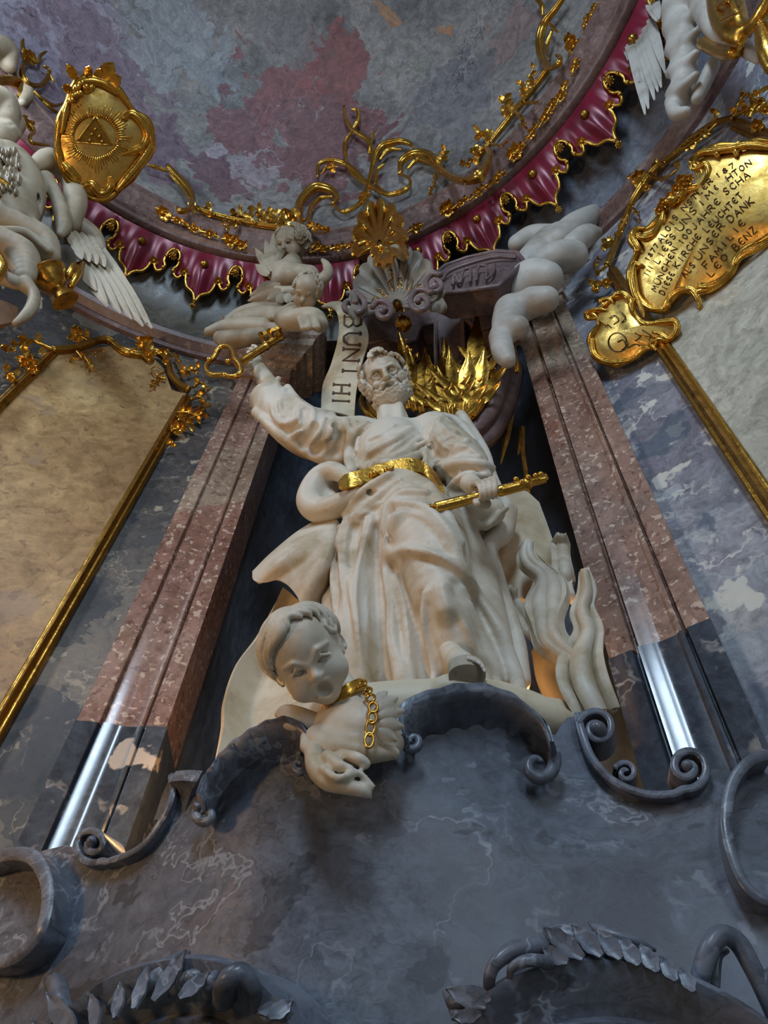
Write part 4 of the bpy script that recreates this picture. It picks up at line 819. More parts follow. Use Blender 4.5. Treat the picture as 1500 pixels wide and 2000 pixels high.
# little wings and the scrap of drapery
wg = Sdf(Q(650, 1440, 0, SB)-[.36, .24, .34], Q(660, 1440, 0, SB)+[.36, .30, .30], 0.0055)
TBW = lambda pts, k=.01, op='u': TB(wg, pts, k, op, None, SB)
for j in range(3): TBW([(622, 1402+8*j, -.02, 9), (585, 1392+13*j, .0, 12), (556, 1388+12*j, .0, 12), (542+9*j, 1396+9*j, .0, 7)])
TBW([(600, 1440, .0, 14), (594, 1458, .02, 9)])
TBW([(612, 1466, .02, 18), (618, 1500, .04, 20), (640, 1526, .05, 18), (676, 1536, .05, 16), (712, 1546, .04, 12), (724, 1556, .03, 5)], .02)
TBW([(640, 1478, .05, 14), (664, 1496, .07, 12), (684, 1500, .07, 7)]); TBW([(668, 1474, .05, 12), (700, 1482, .06, 12), (716, 1492, .05, 9), (706, 1502, .05, 6)]); TBW([(630, 1500, .07, 8), (660, 1520, .08, 8), (700, 1510, .06, 7), (728, 1536, .04, 6)])
TBW([(644, 1505, .10, 4), (664, 1514, .11, 4), (690, 1510, .1, 3)], .012, 's')
wg.build('drapery', M_STUCCO, bust)
WING_SPOTS = [(738, 1384, 46, -26, 52, 15), (740, 1398, 50, -10, 54, 15), (742, 1412, 46, 8, 48, 15), (738, 1426, 40, 22, 42, 14), (734, 1372, 34, -34, 40, 12)]
# collar: wide band around the neck
cc = Q(674, 1368, -.06, SB); ax = 0.66*C2W[:, 0]-0.74*C2W[:, 1]-0.42*C2W[:, 2]; ax /= np.linalg.norm(ax); u = np.cross(ax, (0.2, 1, .3)); u /= np.linalg.norm(u); v = np.cross(ax, u); pr = []
for t in np.linspace(0, 2*math.pi, 49)[:-1]:
    d = u*math.cos(t)+v*math.sin(t); pr.append([cc + d*r*pxm(cc) + ax*h*pxm(cc) for r, h in ((46, -12), (51, -12), (53, -9), (51.5, 0), (53, 9), (51, 12), (46, 12))])
m = MB(); m.grid(np.array(pr), close_u=True, close_v=True); m.build('collar', M_GOLD, bust, auto=50)
# chain
def link(p, d, n, L, w, r):
    d = d/np.linalg.norm(d); n = n-d*(n @ d); n /= np.linalg.norm(n); b = np.cross(d, n); pts = []
    for t in np.linspace(0, 2*math.pi, 25): pts.append(p + d*L*math.cos(t) + b*w*math.sin(t))
    P = np.array(pts); m = MB(); m.tube(P, r, 8, up=n, caps=False); return m
ch = [(708, 1336), (718, 1350), (724, 1364), (729, 1382), (727, 1402), (723, 1422), (721, 1446)]
P = np.array([Q(x, y, o, SB) for (x, y), o in zip(ch, (.0, .03, .05, .055, .055, .05, .05))])
for i in range(len(P)):
    d = P[min(i+1, len(P)-1)]-P[max(i-1, 0)]; n = CAM-P[i]
    n = n if i % 2 else np.cross(d, n)*.8+n*.6
    link(P[i], d, n, (12.5 if i < 5 else 16)*pxm(P[i]), 8.5*pxm(P[i]), 3.0*pxm(P[i])).build('chain_link', M_GOLD, bust)

# ------------------------------------------------------------------ white flames at the right
def SF(off=0.0): return Splane(-0.06-off, 0.0)
fl_ = thing('carved_flames', 'white carved tongues of flame rising between the saint and the right pilaster', 'flames', Q(1110, 1390, 0, SF))
def flame(L, R, nr, amp, off, bulge, name='flame_tongue', n=46, m_=31, th=.035):
    """wavy ribbed sheet between two pixel edges, pointed at the top"""
    A = crom(np.array(L, float), n); B = crom(np.array(R, float), n); G = []
    for i in range(n):
        v = i/(n-1); row = []
        for t in np.linspace(0, 1, m_):
            x, y = A[i]*(1-t)+B[i]*t; w = math.cos(2*math.pi*nr*t); w = abs(w)**.7*(1 if w > 0 else -1)
            row.append(Q(x, y, off + bulge*math.sin(math.pi*t)*(1-.6*v) + amp*w*(1-.55*v) + .03*math.sin(v*7), SF))
        G.append(row)
    return solid(np.array(G), th, (0, -1, 0)).build(name, M_STUCCO, fl_)
flame([(1128, 1396), (1092, 1332), (1097, 1282), (1125, 1238), (1118, 1202), (1134, 1160), (1140, 1120)], [(1204, 1384), (1186, 1330), (1176, 1280), (1176, 1230), (1156, 1185), (1158, 1150), (1142, 1112)], 2, .045, .04, .05)
flame([(1104, 1300), (1052, 1266), (1036, 1222), (1025, 1186), (1047, 1134), (1019, 1106), (1016, 1084), (1032, 1056)], [(1130, 1280), (1100, 1236), (1096, 1206), (1110, 1165), (1102, 1132), (1074, 1112), (1044, 1086), (1033, 1056)], 3, .03, .03, .02)
flame([(1046, 1256), (1008, 1212), (986, 1178), (985, 1162), (1002, 1148)], [(1064, 1232), (1036, 1200), (1016, 1180), (1008, 1166), (1003, 1148)], 1, .03, -.03, .02)
flame([(1086, 1136), (1080, 1092), (1080, 1062), (1094, 1044)], [(1116, 1136), (1111, 1092), (1108, 1062), (1098, 1044)], 1.5, .015, -.08, .02)
flame([(1106, 1170), (1096, 1150), (1108, 1130), (1104, 1112)], [(1122, 1175), (1116, 1150), (1118, 1130), (1106, 1112)], 1, .015, -.06, .01)
g = Sdf(Q(1090, 1330, 0, SF)-[.25, .1, .25], Q(1090, 1330, 0, SF)+[.25, .3, .25], .008)
for r, k in [([(1060, 1270, -.12, 22), (1075, 1330, -.12, 26), (1110, 1390, -.1, 26)], .03), ([(1110, 1385, -.02, 14), (1150, 1380, .0, 16), (1195, 1384, .0, 12)], .03), ([(1080, 1290, -.08, 18), (1110, 1300, -.08, 18)], .03), ([(1040, 1265, -.14, 16), (1010, 1240, -.14, 10)], .03)]: TB(g, r, k, 'u', None, SF)
g.build('flame_base', M_STUCCO, fl_)

# ------------------------------------------------------------------ gilded lightning bolts in the niche
def SL(off=0.0): return Splane(0.10-off, 0.0)
def bolt(label, pts, w):
    e = thing('lightning_bolt', label, 'lightning bolt', Q(*pts[0][:2], 0, SL), 'gilded lightning bolts in the niche')
    for a, b_, w0, w1 in zip(pts[:-1], pts[1:], w[:-1], w[1:]):
        A, B_ = Q(*a, SL) if len(a) > 2 else Q(a[0], a[1], 0, SL), Q(*b_, SL) if len(b_) > 2 else Q(b_[0], b_[1], 0, SL)
        MB().tube(np.array([A, B_]), np.array([w0, w1])*pxm(A), 4, flat=.6).build('ray', M_GOLD_D, e, auto=30)
bolt('long gilded lightning bolt pointing down beside the shoulder of the saint', [(1010, 730), (1004, 790), (988, 860), (978, 906)], [3, 4, 7, 1.5])
bolt('zigzag gilded lightning bolt behind the lower key', [(1012, 888), (1019, 834), (1021, 880), (1028, 930), (1033, 994), (1008, 1006), (1054, 1056), (1034, 1076)], [2, 6, 4, 4, 5, 5, 6, 3])

# ------------------------------------------------------------------ gilded ornament helpers
def leaf(m, base, d, n, L, W, curl=.35, lobes=True, cup=1.0):
    """cupped, pointed leaf of real thickness"""
    d = d/np.linalg.norm(d); n = n-d*(n @ d); n /= np.linalg.norm(n); s = np.cross(d, n); T = np.linspace(0, 1, 8); wd = np.interp(T, [0, .2, .5, .8, 1], [.3, .8, 1, .62, .06])
    if lobes: wd = wd*(1+.16*np.cos(T*18))
    G = np.array([[base + d*L*t + n*(curl*L*t*t + W*cup*(.30*abs(a) - .16*a*a)) + s*W*w*a for a in (-1, -.55, 0, .55, 1)] for t, w in zip(T, wd)])
    q = solid(G, max(.006, W*.10), n); m.v += q.v; m.f += [tuple(i+m.n for i in f) for f in q.f]; m.n += q.n
def merge(m, q):
    m.f += [tuple(i+m.n for i in f) for f in q.f]; m.v += q.v; m.n += q.n; return m
for _c in (MB,):
    pass
def surf_n(p):                                 # rough outward direction: towards the viewer's side of the room
    n = CAM-p; return n/np.linalg.norm(n)
class Spray:
    """a stem whose leaves are meshes of their own"""
    def __init__(s, m): s.m = m; s.lv = []
    def build(s, name, mat, parent):
        o = s.m.build(name, mat, parent)
        for l in s.lv: l.build('leaf', mat, o)
        return o
def spray(surf, pts, w, nleaf, ll, seed=1, both=True, m=None, balls=0, n=40, tail=.25, lw=.36):
    """tapering stem on a surface with leaves to its sides; w, ll in pixels"""
    rnd = random.Random(seed); m = m or MB(); P = trace(surf, pts, n); k = pxm(P[0]); S_ = Spray(m)
    m.tube(P, np.linspace(1, tail, n)*w*k, 8)
    for j in range(nleaf):
        i = int(2+(n-5)*(j+.5)/nleaf); t = P[i+1]-P[i-1]; t /= np.linalg.norm(t); nn = surf_n(P[i]); s = np.cross(t, nn)*(1 if (j % 2 or not both) else -1); l = MB()
        leaf(l, P[i]-nn*.004, t*rnd.uniform(.3, .9)+s*rnd.uniform(.6, 1.1), nn+s*.3, ll*k*rnd.uniform(.7, 1.2), ll*k*lw*rnd.uniform(.8, 1.2), rnd.uniform(.15, .55)); S_.lv.append(l)
    for j in range(balls):
        i = rnd.randrange(n); m.ball(P[i]+surf_n(P[i])*w*k*.4, w*k*rnd.uniform(.9, 1.3), nu=7, nv=5)
    return S_
def rosette(m, p, r, seed=0, petals=6):
    n = surf_n(p); u = np.cross(n, (0.1, .2, 1)); u /= np.linalg.norm(u); v = np.cross(n, u); rnd = random.Random(seed)
    for j in range(petals):
        a = 2*math.pi*j/petals+seed; leaf(m, p, u*math.cos(a)+v*math.sin(a), n, r*rnd.uniform(.85, 1.15), r*.42, .5, False)
    m.ball(p+n*r*.25, r*.32, nu=8, nv=6); return m
def ribbed(surf, pts, w, m=None, n=60, taper=([0, .3, .8, 1], [.5, 1, .8, .4]), lift=0.0):
    """broad scroll: three parallel ribs, like a carved acanthus stem"""
    m = m or MB(); P = trace(surf, pts, n); T = np.gradient(P, axis=0); T /= np.linalg.norm(T, axis=1)[:, None]
    nn = np.array([surf_n(p) for p in P]); s = np.cross(T, nn); r = np.interp(np.linspace(0, 1, n), *taper)*w*pxm(P[0])
    m.tube(P+nn*(r*.35)[:, None], r*.62, 8); m.tube(P+s*(r*.62)[:, None], r*.5, 7); m.tube(P-s*(r*.62)[:, None], r*.5, 7); return m
def Spl(c, n):
    n = np.asarray(n, float)/np.linalg.norm(n); c = np.asarray(c, float)
    return lambda off=0.0: (lambda p: float((p-c-n*off) @ n))
def plate(outline, cpx, surf, dome, th, nrm, rings=10, n=110, closed=True):
    O_ = trace(surf, list(outline)+[outline[0]], n+1)[:-1]; c = hit(cpx[0], cpx[1], surf(0)); nrm = np.asarray(nrm, float)/np.linalg.norm(nrm); G = []
    for s_ in np.linspace(0.02, 1, rings): G.append(c + s_*(O_-c) + nrm*dome*(1-s_**2.2))
    G = np.array(G); B = c + (O_-c) - nrm*th; m = MB(); m.grid(G, close_v=True); m.grid(np.stack([O_, B]), close_v=True); m.add(B, [tuple(range(n))]); m.add(G[0], [tuple(range(n))[::-1]]); return m, O_
GLY = {'A': [[(0, 0), (.5, 1), (1, 0)], [(.2, .38), (.8, .38)]], 'B': [[(0, 0), (0, 1), (.6, 1), (.8, .78), (.6, .54), (0, .54)], [(.6, .54), (.9, .28), (.65, 0), (0, 0)]], 'C': [[(.95, .85), (.55, 1), (.1, .7), (.1, .3), (.55, 0), (.95, .15)]],
       'D': [[(0, 0), (0, 1), (.55, 1), (.95, .6), (.9, .3), (.5, 0), (0, 0)]], 'E': [[(.9, .9), (.45, 1), (.08, .7), (.08, .3), (.45, 0), (.9, .1)], [(.1, .5), (.7, .5)]], 'F': [[(0, 0), (0, 1), (.85, 1)], [(0, .52), (.65, .52)]], 'G': [[(.95, .85), (.5, 1), (.08, .6), (.15, .2), (.55, 0), (.95, .2), (.95, .45), (.6, .45)]],
       'H': [[(0, 0), (0, 1)], [(1, 0), (1, 1)], [(0, .5), (1, .5)]], 'I': [[(.5, 0), (.5, 1)]], 'J': [[(.8, 1), (.8, .2), (.5, 0), (.15, .15)]], 'K': [[(0, 0), (0, 1)], [(.9, 1), (.05, .5), (.95, 0)]], 'L': [[(.1, 1), (.1, 0), (.85, 0)]], 'M': [[(0, 0), (.12, 1), (.5, .3), (.88, 1), (1, 0)]],
       'N': [[(0, 0), (0, 1), (1, 0), (1, 1)]], 'O': [[(.5, 1), (.1, .75), (.1, .25), (.5, 0), (.9, .25), (.9, .75), (.5, 1)]], 'P': [[(0, 0), (0, 1), (.7, 1), (.9, .75), (.7, .5), (0, .5)]], 'R': [[(0, 0), (0, 1), (.7, 1), (.88, .76), (.7, .54), (0, .54)], [(.4, .54), (.95, 0)]],
       'S': [[(.9, .85), (.5, 1), (.15, .78), (.35, .55), (.7, .45), (.88, .22), (.5, 0), (.1, .15)]], 'T': [[(.5, 0), (.5, 1)], [(0, 1), (1, 1)]], 'U': [[(0, 1), (0, .3), (.3, 0), (.7, 0), (1, .3), (1, 1)]], 'W': [[(0, 1), (.25, 0), (.5, .7), (.75, 0), (1, 1)]], 'Z': [[(.05, 1), (.95, 1), (.05, 0), (.95, 0)]],
       '0': [[(.5, 1), (.1, .7), (.1, .3), (.5, 0), (.9, .3), (.9, .7), (.5, 1)]], '1': [[(.3, .8), (.55, 1), (.55, 0)]], '7': [[(.1, 1), (.9, 1), (.35, 0)]], '8': [[(.5, .54), (.2, .77), (.5, 1), (.8, .77), (.5, .54), (.1, .25), (.5, 0), (.9, .25), (.5, .54)]]}
GLY['Ü'] = GLY['U'] + [[(.3, 1.22), (.3, 1.3)], [(.7, 1.22), (.7, 1.3)]]
def writing(text, a, b, h, put, r, name, parent, mat, lift=0.0, serif=False):
    """letters along the pixel line a->b; put(x, y) gives the 3-D point; each letter one part"""
    a = np.array(a, float); b = np.array(b, float); d = b-a; L = np.linalg.norm(d); d /= L; up = np.array([d[1], -d[0]]); step = L/len(text)
    for i, ch in enumerate(text):
        if ch not in GLY: continue
        w = step*(.72 if ch not in 'I1' else .5); m = MB(); o = a+d*(step*i+(step-w)/2); strokes = [list(s) for s in GLY[ch]]
        if serif: strokes += [[(x-.14, y), (x+.14, y)] for s in GLY[ch] for x, y in (s[0], s[-1]) if y in (0, 1)]
        for s in strokes:
            Q_ = []
            for (x0, y0), (x1, y1) in zip(s[:-1], s[1:]):
                for t in (0, .34, .67): Q_.append((x0+(x1-x0)*t, y0+(y1-y0)*t))
            Q_.append(s[-1]); P = []
            for x, y in Q_:
                q = o+d*w*x+up*h*y; P.append(put(q[0], q[1]))
            P = np.array(P); m.tube(P, r*pxm(P[0]), 6)
        m.build(name, mat, parent)

m = MB()
for x, y, dx, dy, L, W in WING_SPOTS:
    p = Q(x, y, .03, SB); m = MB(); leaf(m, p, Q(x+dx, y+dy, .0, SB)-p, surf_n(p), L*pxm(p), W*pxm(p), .05, False, -1.6); m.build('feather', M_STUCCO, bust)
# ------------------------------------------------------------------ gilded frames of the wall panels
def SW(off=0.0): return Scyl(R_W-0.03-off)
BEAD = [(-.034, -.03), (-.034, .006), (-.026, .014), (-.016, .012), (-.010, .022), (0, .032), (.010, .022), (.016, .012), (.026, .014), (.034, .006), (.034, -.03)]
def strip(phi, z0, z1, e, sc=1.0):
    P = np.array([cyl_pt(phi, R_W-.04, z) for z in np.linspace(z0, z1, 12)]); n = cyl_pt(phi, 1, 0)-cyl_pt(phi, 0, 0)
    return MB().sweep(P, np.array(BEAD)*sc, -n).build('moulding_strip', M_GOLD_D, e, auto=60)
fr = thing('gilded_panel_frame', 'gilded moulding with leafy scrolls framing the beige marble panel on the left', 'frame', cyl_pt(-37, R_W, 2.0))
strip(-28.5, 0.3, 6.03, fr); strip(-45.7, 0.3, 6.0, fr)
top_l = [(103, 684), (147, 680), (182, 668), (211, 664), (240, 685), (279, 694), (305, 688), (326, 705), (334, 731), (352, 752), (370, 762)]
ribbed(SW, [(x, y, .03) for x, y in top_l], 8.5, n=80, taper=([0, 1], [1, 1])).build('top_rail', M_GOLD_D, fr)
for k, (pts, w, nl, ll) in enumerate([([(103, 682), (80, 672), (62, 664), (40, 670), (22, 678), (14, 690)], 5, 8, 22), ([(70, 730), (55, 712), (50, 700), (56, 690)], 6, 7, 24), ([(180, 668), (160, 658), (148, 654), (138, 648)], 5, 6, 20), ([(290, 690), (284, 676), (282, 664)], 6, 8, 20), ([(306, 690), (318, 692), (330, 690)], 4, 4, 16),
      ([(150, 686), (160, 700), (152, 702), (136, 694)], 4, 3, 14), ([(160, 690), (172, 706), (182, 724)], 4, 6, 14), ([(186, 690), (200, 684), (206, 692), (198, 698), (184, 694), (180, 688)], 3, 0, 12), ([(240, 685), (250, 690), (260, 690), (264, 682), (256, 676)], 5, 2, 14), ([(280, 694), (292, 704), (300, 698), (296, 686)], 5, 2, 12),
      ([(324, 740), (312, 738), (302, 750), (294, 758)], 4, 6, 13), ([(320, 728), (306, 732), (296, 722), (304, 716), (318, 724)], 3, 0, 10), ([(352, 728), (370, 724), (388, 720)], 4, 5, 16), ([(378, 756), (392, 748), (406, 756), (400, 768), (384, 768)], 4, 4, 16), ([(372, 780), (392, 776), (402, 790), (392, 806), (378, 800)], 4.5, 5, 18),
      ([(346, 806), (366, 806), (386, 812), (398, 806)], 5, 8, 20), ([(345, 812), (362, 824), (378, 828)], 4, 6, 18), ([(334, 842), (346, 838), (352, 832)], 5, 8, 18), ([(326, 868), (338, 866)], 4, 4, 14), ([(30, 744), (24, 730), (8, 722)], 6, 4, 20), ([(340, 690), (350, 710), (362, 740)], 4, 8, 12)]):
    spray(SW, [(x, y, .04) for x, y in pts], w*.8, nl, ll*.85, seed=k+1).build('leaf_spray', M_GOLD, fr)
m = MB()
for x, y, r in ((56, 710, 15), (66, 722, 10), (284, 668, 13), (350, 832, 12), (290, 694, 10), (324, 706, 7), (22, 740, 8)): rosette(MB(), hit(x, y, SW(.05)), r*pxm(hit(x, y, SW(.05))), x).build('rosette', M_GOLD, fr)
fr = thing('gilded_panel_frame', 'gilded moulding with leafy scrolls framing the cream grey marble panel on the right', 'frame', cyl_pt(38, R_W, 2.0))
strip(29.5, 0.3, 6.26, fr, 1.1); strip(48.5, 0.3, 6.36, fr, 1.1)
top_r = [(1186, 518), (1205, 470), (1222, 425), (1240, 385), (1275, 336), (1320, 300), (1365, 262), (1400, 240), (1434, 230)]
ribbed(SW, [(x, y, .03) for x, y in top_r], 8, n=80, taper=([0, 1], [1, 1])).build('top_rail', M_GOLD_D, fr)
for k, (pts, w, nl, ll) in enumerate([([(1186, 518), (1170, 530), (1160, 520), (1164, 506), (1178, 508)], 4, 3, 14), ([(1190, 545), (1175, 556), (1160, 560), (1168, 572)], 5, 8, 18), ([(1200, 470), (1186, 472), (1174, 480)], 4, 5, 16), ([(1230, 400), (1248, 420), (1250, 440)], 3, 4, 14), ([(1258, 362), (1250, 344), (1244, 336)], 6, 8, 24),
      ([(1270, 340), (1290, 350), (1310, 342), (1326, 325), (1320, 318)], 6, 3, 16), ([(1330, 294), (1350, 280), (1390, 250)], 5, 12, 16), ([(1384, 258), (1402, 238), (1396, 224), (1404, 208)], 4.5, 5, 14), ([(1434, 228), (1440, 206), (1450, 190), (1462, 182), (1468, 194)], 5, 5, 18), ([(1440, 224), (1462, 210), (1480, 190), (1484, 172)], 5, 8, 18), ([(1464, 230), (1474, 210), (1492, 196)], 5, 6, 18), ([(1226, 420), (1216, 440), (1206, 462)], 5, 8, 14), ([(1300, 316), (1282, 318), (1276, 310)], 4, 4, 14)]):
    spray(SW, [(x, y, .04) for x, y in pts], w*.85, nl, ll*.9, seed=k+31).build('leaf_spray', M_GOLD, fr)
m = MB()
for x, y, r in ((1248, 346, 14), (1478, 246, 14), (1494, 214, 11), (1184, 552, 11), (1262, 366, 9)): rosette(MB(), hit(x, y, SW(.05)), r*pxm(hit(x, y, SW(.05))), x).build('rosette', M_GOLD, fr)

# ------------------------------------------------------------------ gilded inscription cartouche on the right wall
c = hit(1375, 450, Scyl(2.90)); rad = c-np.array([O_ROOM[0], O_ROOM[1], c[2]]); rad /= np.linalg.norm(rad); nC = -rad*.86+np.array([0, 0, -.5]); nC /= np.linalg.norm(nC); SC = Spl(c, nC)
ct = thing('inscription_cartouche', 'large gilded cartouche with an engraved inscription on the right wall', 'cartouche', c)
out = [(1352, 318), (1376, 336), (1370, 362), (1344, 372), (1326, 392), (1304, 398), (1294, 424), (1270, 448), (1242, 450), (1236, 470), (1246, 490), (1236, 520), (1234, 552), (1246, 588), (1275, 606), (1298, 606), (1310, 588), (1332, 570), (1358, 572), (1398, 562), (1430, 538), (1442, 508), (1460, 488), (1500, 466), (1556, 430), (1580, 350), (1546, 294), (1490, 280), (1440, 286), (1396, 292), (1366, 302)]
pm, Oo = plate(out, (1390, 440), SC, .05, .05, nC, n=160); pl = pm.build('shield', M_GOLD_S, ct, auto=50)
T_ = np.arange(161); MB().tube(np.vstack([Oo, Oo[:1]])+nC*.012, (7.5+2.0*np.sin(T_*.55))*pxm(c), 10, caps=False).build('rim', M_GOLD, ct)
for k, (pts, w) in enumerate([([(1352, 318), (1350, 326), (1358, 330), (1378, 322), (1384, 338), (1372, 362), (1346, 374)], 7), ([(1240, 456), (1256, 464), (1276, 458), (1292, 432), (1296, 412)], 8), ([(1258, 446), (1246, 448), (1238, 464), (1248, 486), (1240, 492)], 6), ([(1252, 520), (1240, 516), (1236, 540), (1244, 580), (1266, 602), (1296, 604)], 9), ([(1306, 600), (1308, 584), (1326, 568), (1350, 566), (1362, 580), (1368, 598), (1362, 604)], 7),
      ([(1368, 552), (1366, 560), (1390, 558), (1418, 540), (1434, 516)], 8), ([(1356, 320), (1366, 300), (1400, 294), (1430, 290), (1462, 284), (1520, 290)], 8), ([(1440, 304), (1436, 290), (1444, 276)], 6), ([(1404, 306), (1398, 294), (1400, 282)], 6), ([(1436, 516), (1452, 498), (1478, 486), (1520, 462)], 8)]):
    ribbed(SC, [(x, y, .03) for x, y in pts], w*.95, n=40).build('scroll', M_GOLD, ct)
m = MB()
for k, (x, y) in enumerate(((1296, 396), (1310, 384), (1320, 368), (1336, 360), (1288, 410), (1330, 352), (1345, 350))): rosette(MB(), hit(x, y, SC(.04)), 11*pxm(c), k).build('rosette', M_GOLD, ct)
MB().ball(hit(1312, 392, SC(.045)), np.array([16, 12, 10])*pxm(c), nu=14, nv=9).build('crest', M_GOLD, ct)
sk3 = Skin(pl); put = lambda x, y: (sk3.at(x, y, .003) if sk3.at(x, y) is not None else hit(x, y, SC(.05)))
for t, a, b_, h in (('III', (1262, 535), (1270, 522), 9), ('1877', (1264, 506), (1281, 480), 9), ('ALOIS', (1290, 468), (1318, 425), 11), ('NSTLER', (1336, 405), (1386, 354), 10), ('187', (1402, 342), (1429, 324), 9), ('LIESS', (1283, 509), (1313, 462), 12), ('UNS', (1328, 443), (1353, 412), 14), ('IM', (1370, 396), (1384, 380), 11),
                   ('E', (1398, 366), (1400, 364), 9), ('HTON', (1424, 346), (1461, 319), 11), ('MÜNCHEN', (1278, 563), (1316, 488), 11), ('100', (1330, 472), (1345, 452), 11), ('JAHRE', (1355, 442), (1400, 394), 12), ('SCHA', (1418, 373), (1457, 343), 13), ('DIESE', (1293, 571), (1311, 535), 11), ('KIRCHE', (1321, 517), (1362, 462), 12),
                   ('LEUCHTET', (1379, 447), (1444, 382), 12), ('ALS', (1336, 536), (1351, 518), 12), ('UNSER', (1364, 500), (1407, 442), 13), ('DANK', (1427, 426), (1465, 393), 14), ('FAMILIE', (1379, 516), (1448, 436), 13), ('LEO', (1388, 533), (1414, 503), 13), ('BENZ', (1437, 482), (1470, 450), 14)):
    a = np.array(a, float); b_ = np.array(b_, float); d = b_-a; L_ = np.linalg.norm(d); st = L_/max(len(t)-1, 1) if len(t) > 1 else 9; d = d/L_; up = np.array([d[1], -d[0]])
    writing(t, a-d*st/2-up*h/2, b_+d*st/2-up*h/2 if len(t) > 1 else a+d*st/2-up*h/2, h, put, .95, 'letter', ct, M_DARK)
MB().tube(np.array([hit(1464, 492, SC(-.02)), hit(1478, 502, SC(-.04)), hit(1502, 522, SC(-.08))]), 1.6*pxm(c), 6).build('hanging_wire', M_GOLD_S, ct)
# small gilded cartouche below it
c2 = hit(1215, 645, Scyl(2.95)); nC2 = nC; SC2 = Spl(c2, nC2); ct2 = thing('small_cartouche', 'small gilded cartouche with engraved arms below the inscription cartouche', 'cartouche', c2)
out2 = [(1148, 614), (1170, 606), (1184, 596), (1200, 582), (1228, 580), (1240, 612), (1262, 634), (1290, 630), (1318, 628), (1324, 646), (1310, 664), (1286, 664), (1280, 678), (1262, 682), (1240, 700), (1206, 713), (1170, 704), (1152, 672), (1160, 650), (1170, 636), (1166, 620)]
pm, Oo = plate(out2, (1212, 650), SC2, .03, .035, nC2, n=110); pm.build('shield', M_GOLD_S, ct2, auto=50)
MB().tube(np.vstack([Oo, Oo[:1]])+nC2*.008, (5.5+1.5*np.sin(np.arange(111)*.6))*pxm(c2), 9, caps=False).build('rim', M_GOLD, ct2)
for pts, w in [([(1164, 622), (1148, 622), (1146, 612), (1166, 604), (1184, 606)], 5), ([(1156, 660), (1160, 692), (1182, 706), (1220, 706), (1246, 694)], 7), ([(1262, 634), (1296, 628), (1320, 630), (1322, 648), (1306, 662), (1290, 652), (1274, 648)], 6), ([(1236, 610), (1238, 590), (1244, 582), (1258, 620)], 5), ([(1180, 598), (1174, 588), (1188, 584), (1198, 592)], 5), ([(1282, 664), (1270, 672), (1282, 684)], 5), ([(1196, 582), (1206, 574), (1222, 576), (1230, 590)], 6)]:
    ribbed(SC2, [(x, y, .02) for x, y in pts], w, n=36).build('scroll', M_GOLD, ct2)
m = MB()
for pts in [spiral(1206, 668, 20, 17, 0, 1.0, 24), [(1206, 668), (1216, 664), (1222, 676), (1214, 684)], [(1190, 622), (1200, 616), (1208, 626), (1198, 634)], [(1214, 610), (1222, 620), (1214, 630)], [(1182, 640), (1186, 634), (1194, 640)], [(1240, 650), (1250, 658), (1240, 666)], [(1226, 680), (1240, 672), (1250, 676)], [(1254, 644), (1270, 656), (1268, 664)]]:
    P = trace(lambda o=0.0: SC2(.03), pts, 24); MB().tube(P, 1.1*pxm(c2), 5).build('engraved_line', M_DARK, ct2)

# ------------------------------------------------------------------ gilded shield with the triangle, upper left
c3 = hit(200, 275, Scyl(2.05, O_RING)); nC3 = (CAM-c3)/np.linalg.norm(CAM-c3)+.25*np.array([.4, .2, 0.1]); nC3 /= np.linalg.norm(nC3); SC3 = Spl(c3, nC3)
ct3 = thing('triangle_cartouche', 'gilded shield embossed with a rayed triangle in front of the ring cornice', 'cartouche', c3)
out3 = [(150, 160), (136, 190), (120, 226), (112, 262), (113, 300), (128, 346), (158, 374), (182, 388), (204, 388), (226, 376), (262, 340), (290, 302), (298, 270), (290, 240), (262, 218), (246, 196), (226, 172), (196, 156), (172, 152)]
pm, Oo = plate(out3, (186, 272), SC3, .05, .05, nC3, n=120); pl3 = pm.build('shield', M_GOLD_S, ct3, auto=50)
MB().tube(np.vstack([Oo, Oo[:1]])+nC3*.015, (6.5+1.6*np.sin(np.arange(121)*.5))*pxm(c3), 10, caps=False).build('rim', M_GOLD, ct3)
for pts, w in [([(240, 232), (256, 222), (276, 236), (288, 262), (282, 284), (258, 296), (236, 302)], 9), ([(288, 250), (296, 278), (284, 304), (256, 340), (226, 374)], 10), ([(122, 318), (136, 336), (156, 356)], 10), ([(160, 366), (178, 360), (196, 378), (216, 366), (214, 344)], 9), ([(140, 200), (146, 174), (168, 158), (200, 162), (232, 184)], 9), ([(160, 176), (178, 170), (184, 164)], 8), ([(132, 200), (124, 236), (120, 262)], 6)]:
    ribbed(SC3, [(x, y, .03) for x, y in pts], w, n=40).build('scroll', M_GOLD, ct3)
sk4 = Skin(pl3); pt3 = lambda x, y, l=.004: (sk4.at(x, y, l) if sk4.at(x, y) is not None else hit(x, y, SC3(.05)))
m = MB(); rnd = random.Random(2)
for j in range(64):
    a = 2*math.pi*j/64; r0, r1 = 41, 41+rnd.uniform(12, 34); P = np.array([pt3(186+r*math.cos(a), 268+.95*r*math.sin(a)) for r in np.linspace(r0, r1, 4)]); MB().tube(P, np.array([2.0, 1.7, 1.2, .5])*pxm(c3), 5).build('ray', M_GOLD, ct3)
tri = [(187, 226), (149, 278), (220, 284)]; A = [pt3(*p, .012) for p in tri]; B_ = [pt3(*p, -.002) for p in tri]
MB().add(np.array(A+B_), [(0, 1, 2), (5, 4, 3), (0, 3, 4, 1), (1, 4, 5, 2), (2, 5, 3, 0)]).build('triangle', M_GOLD_D, ct3, smooth=False)
m = MB()
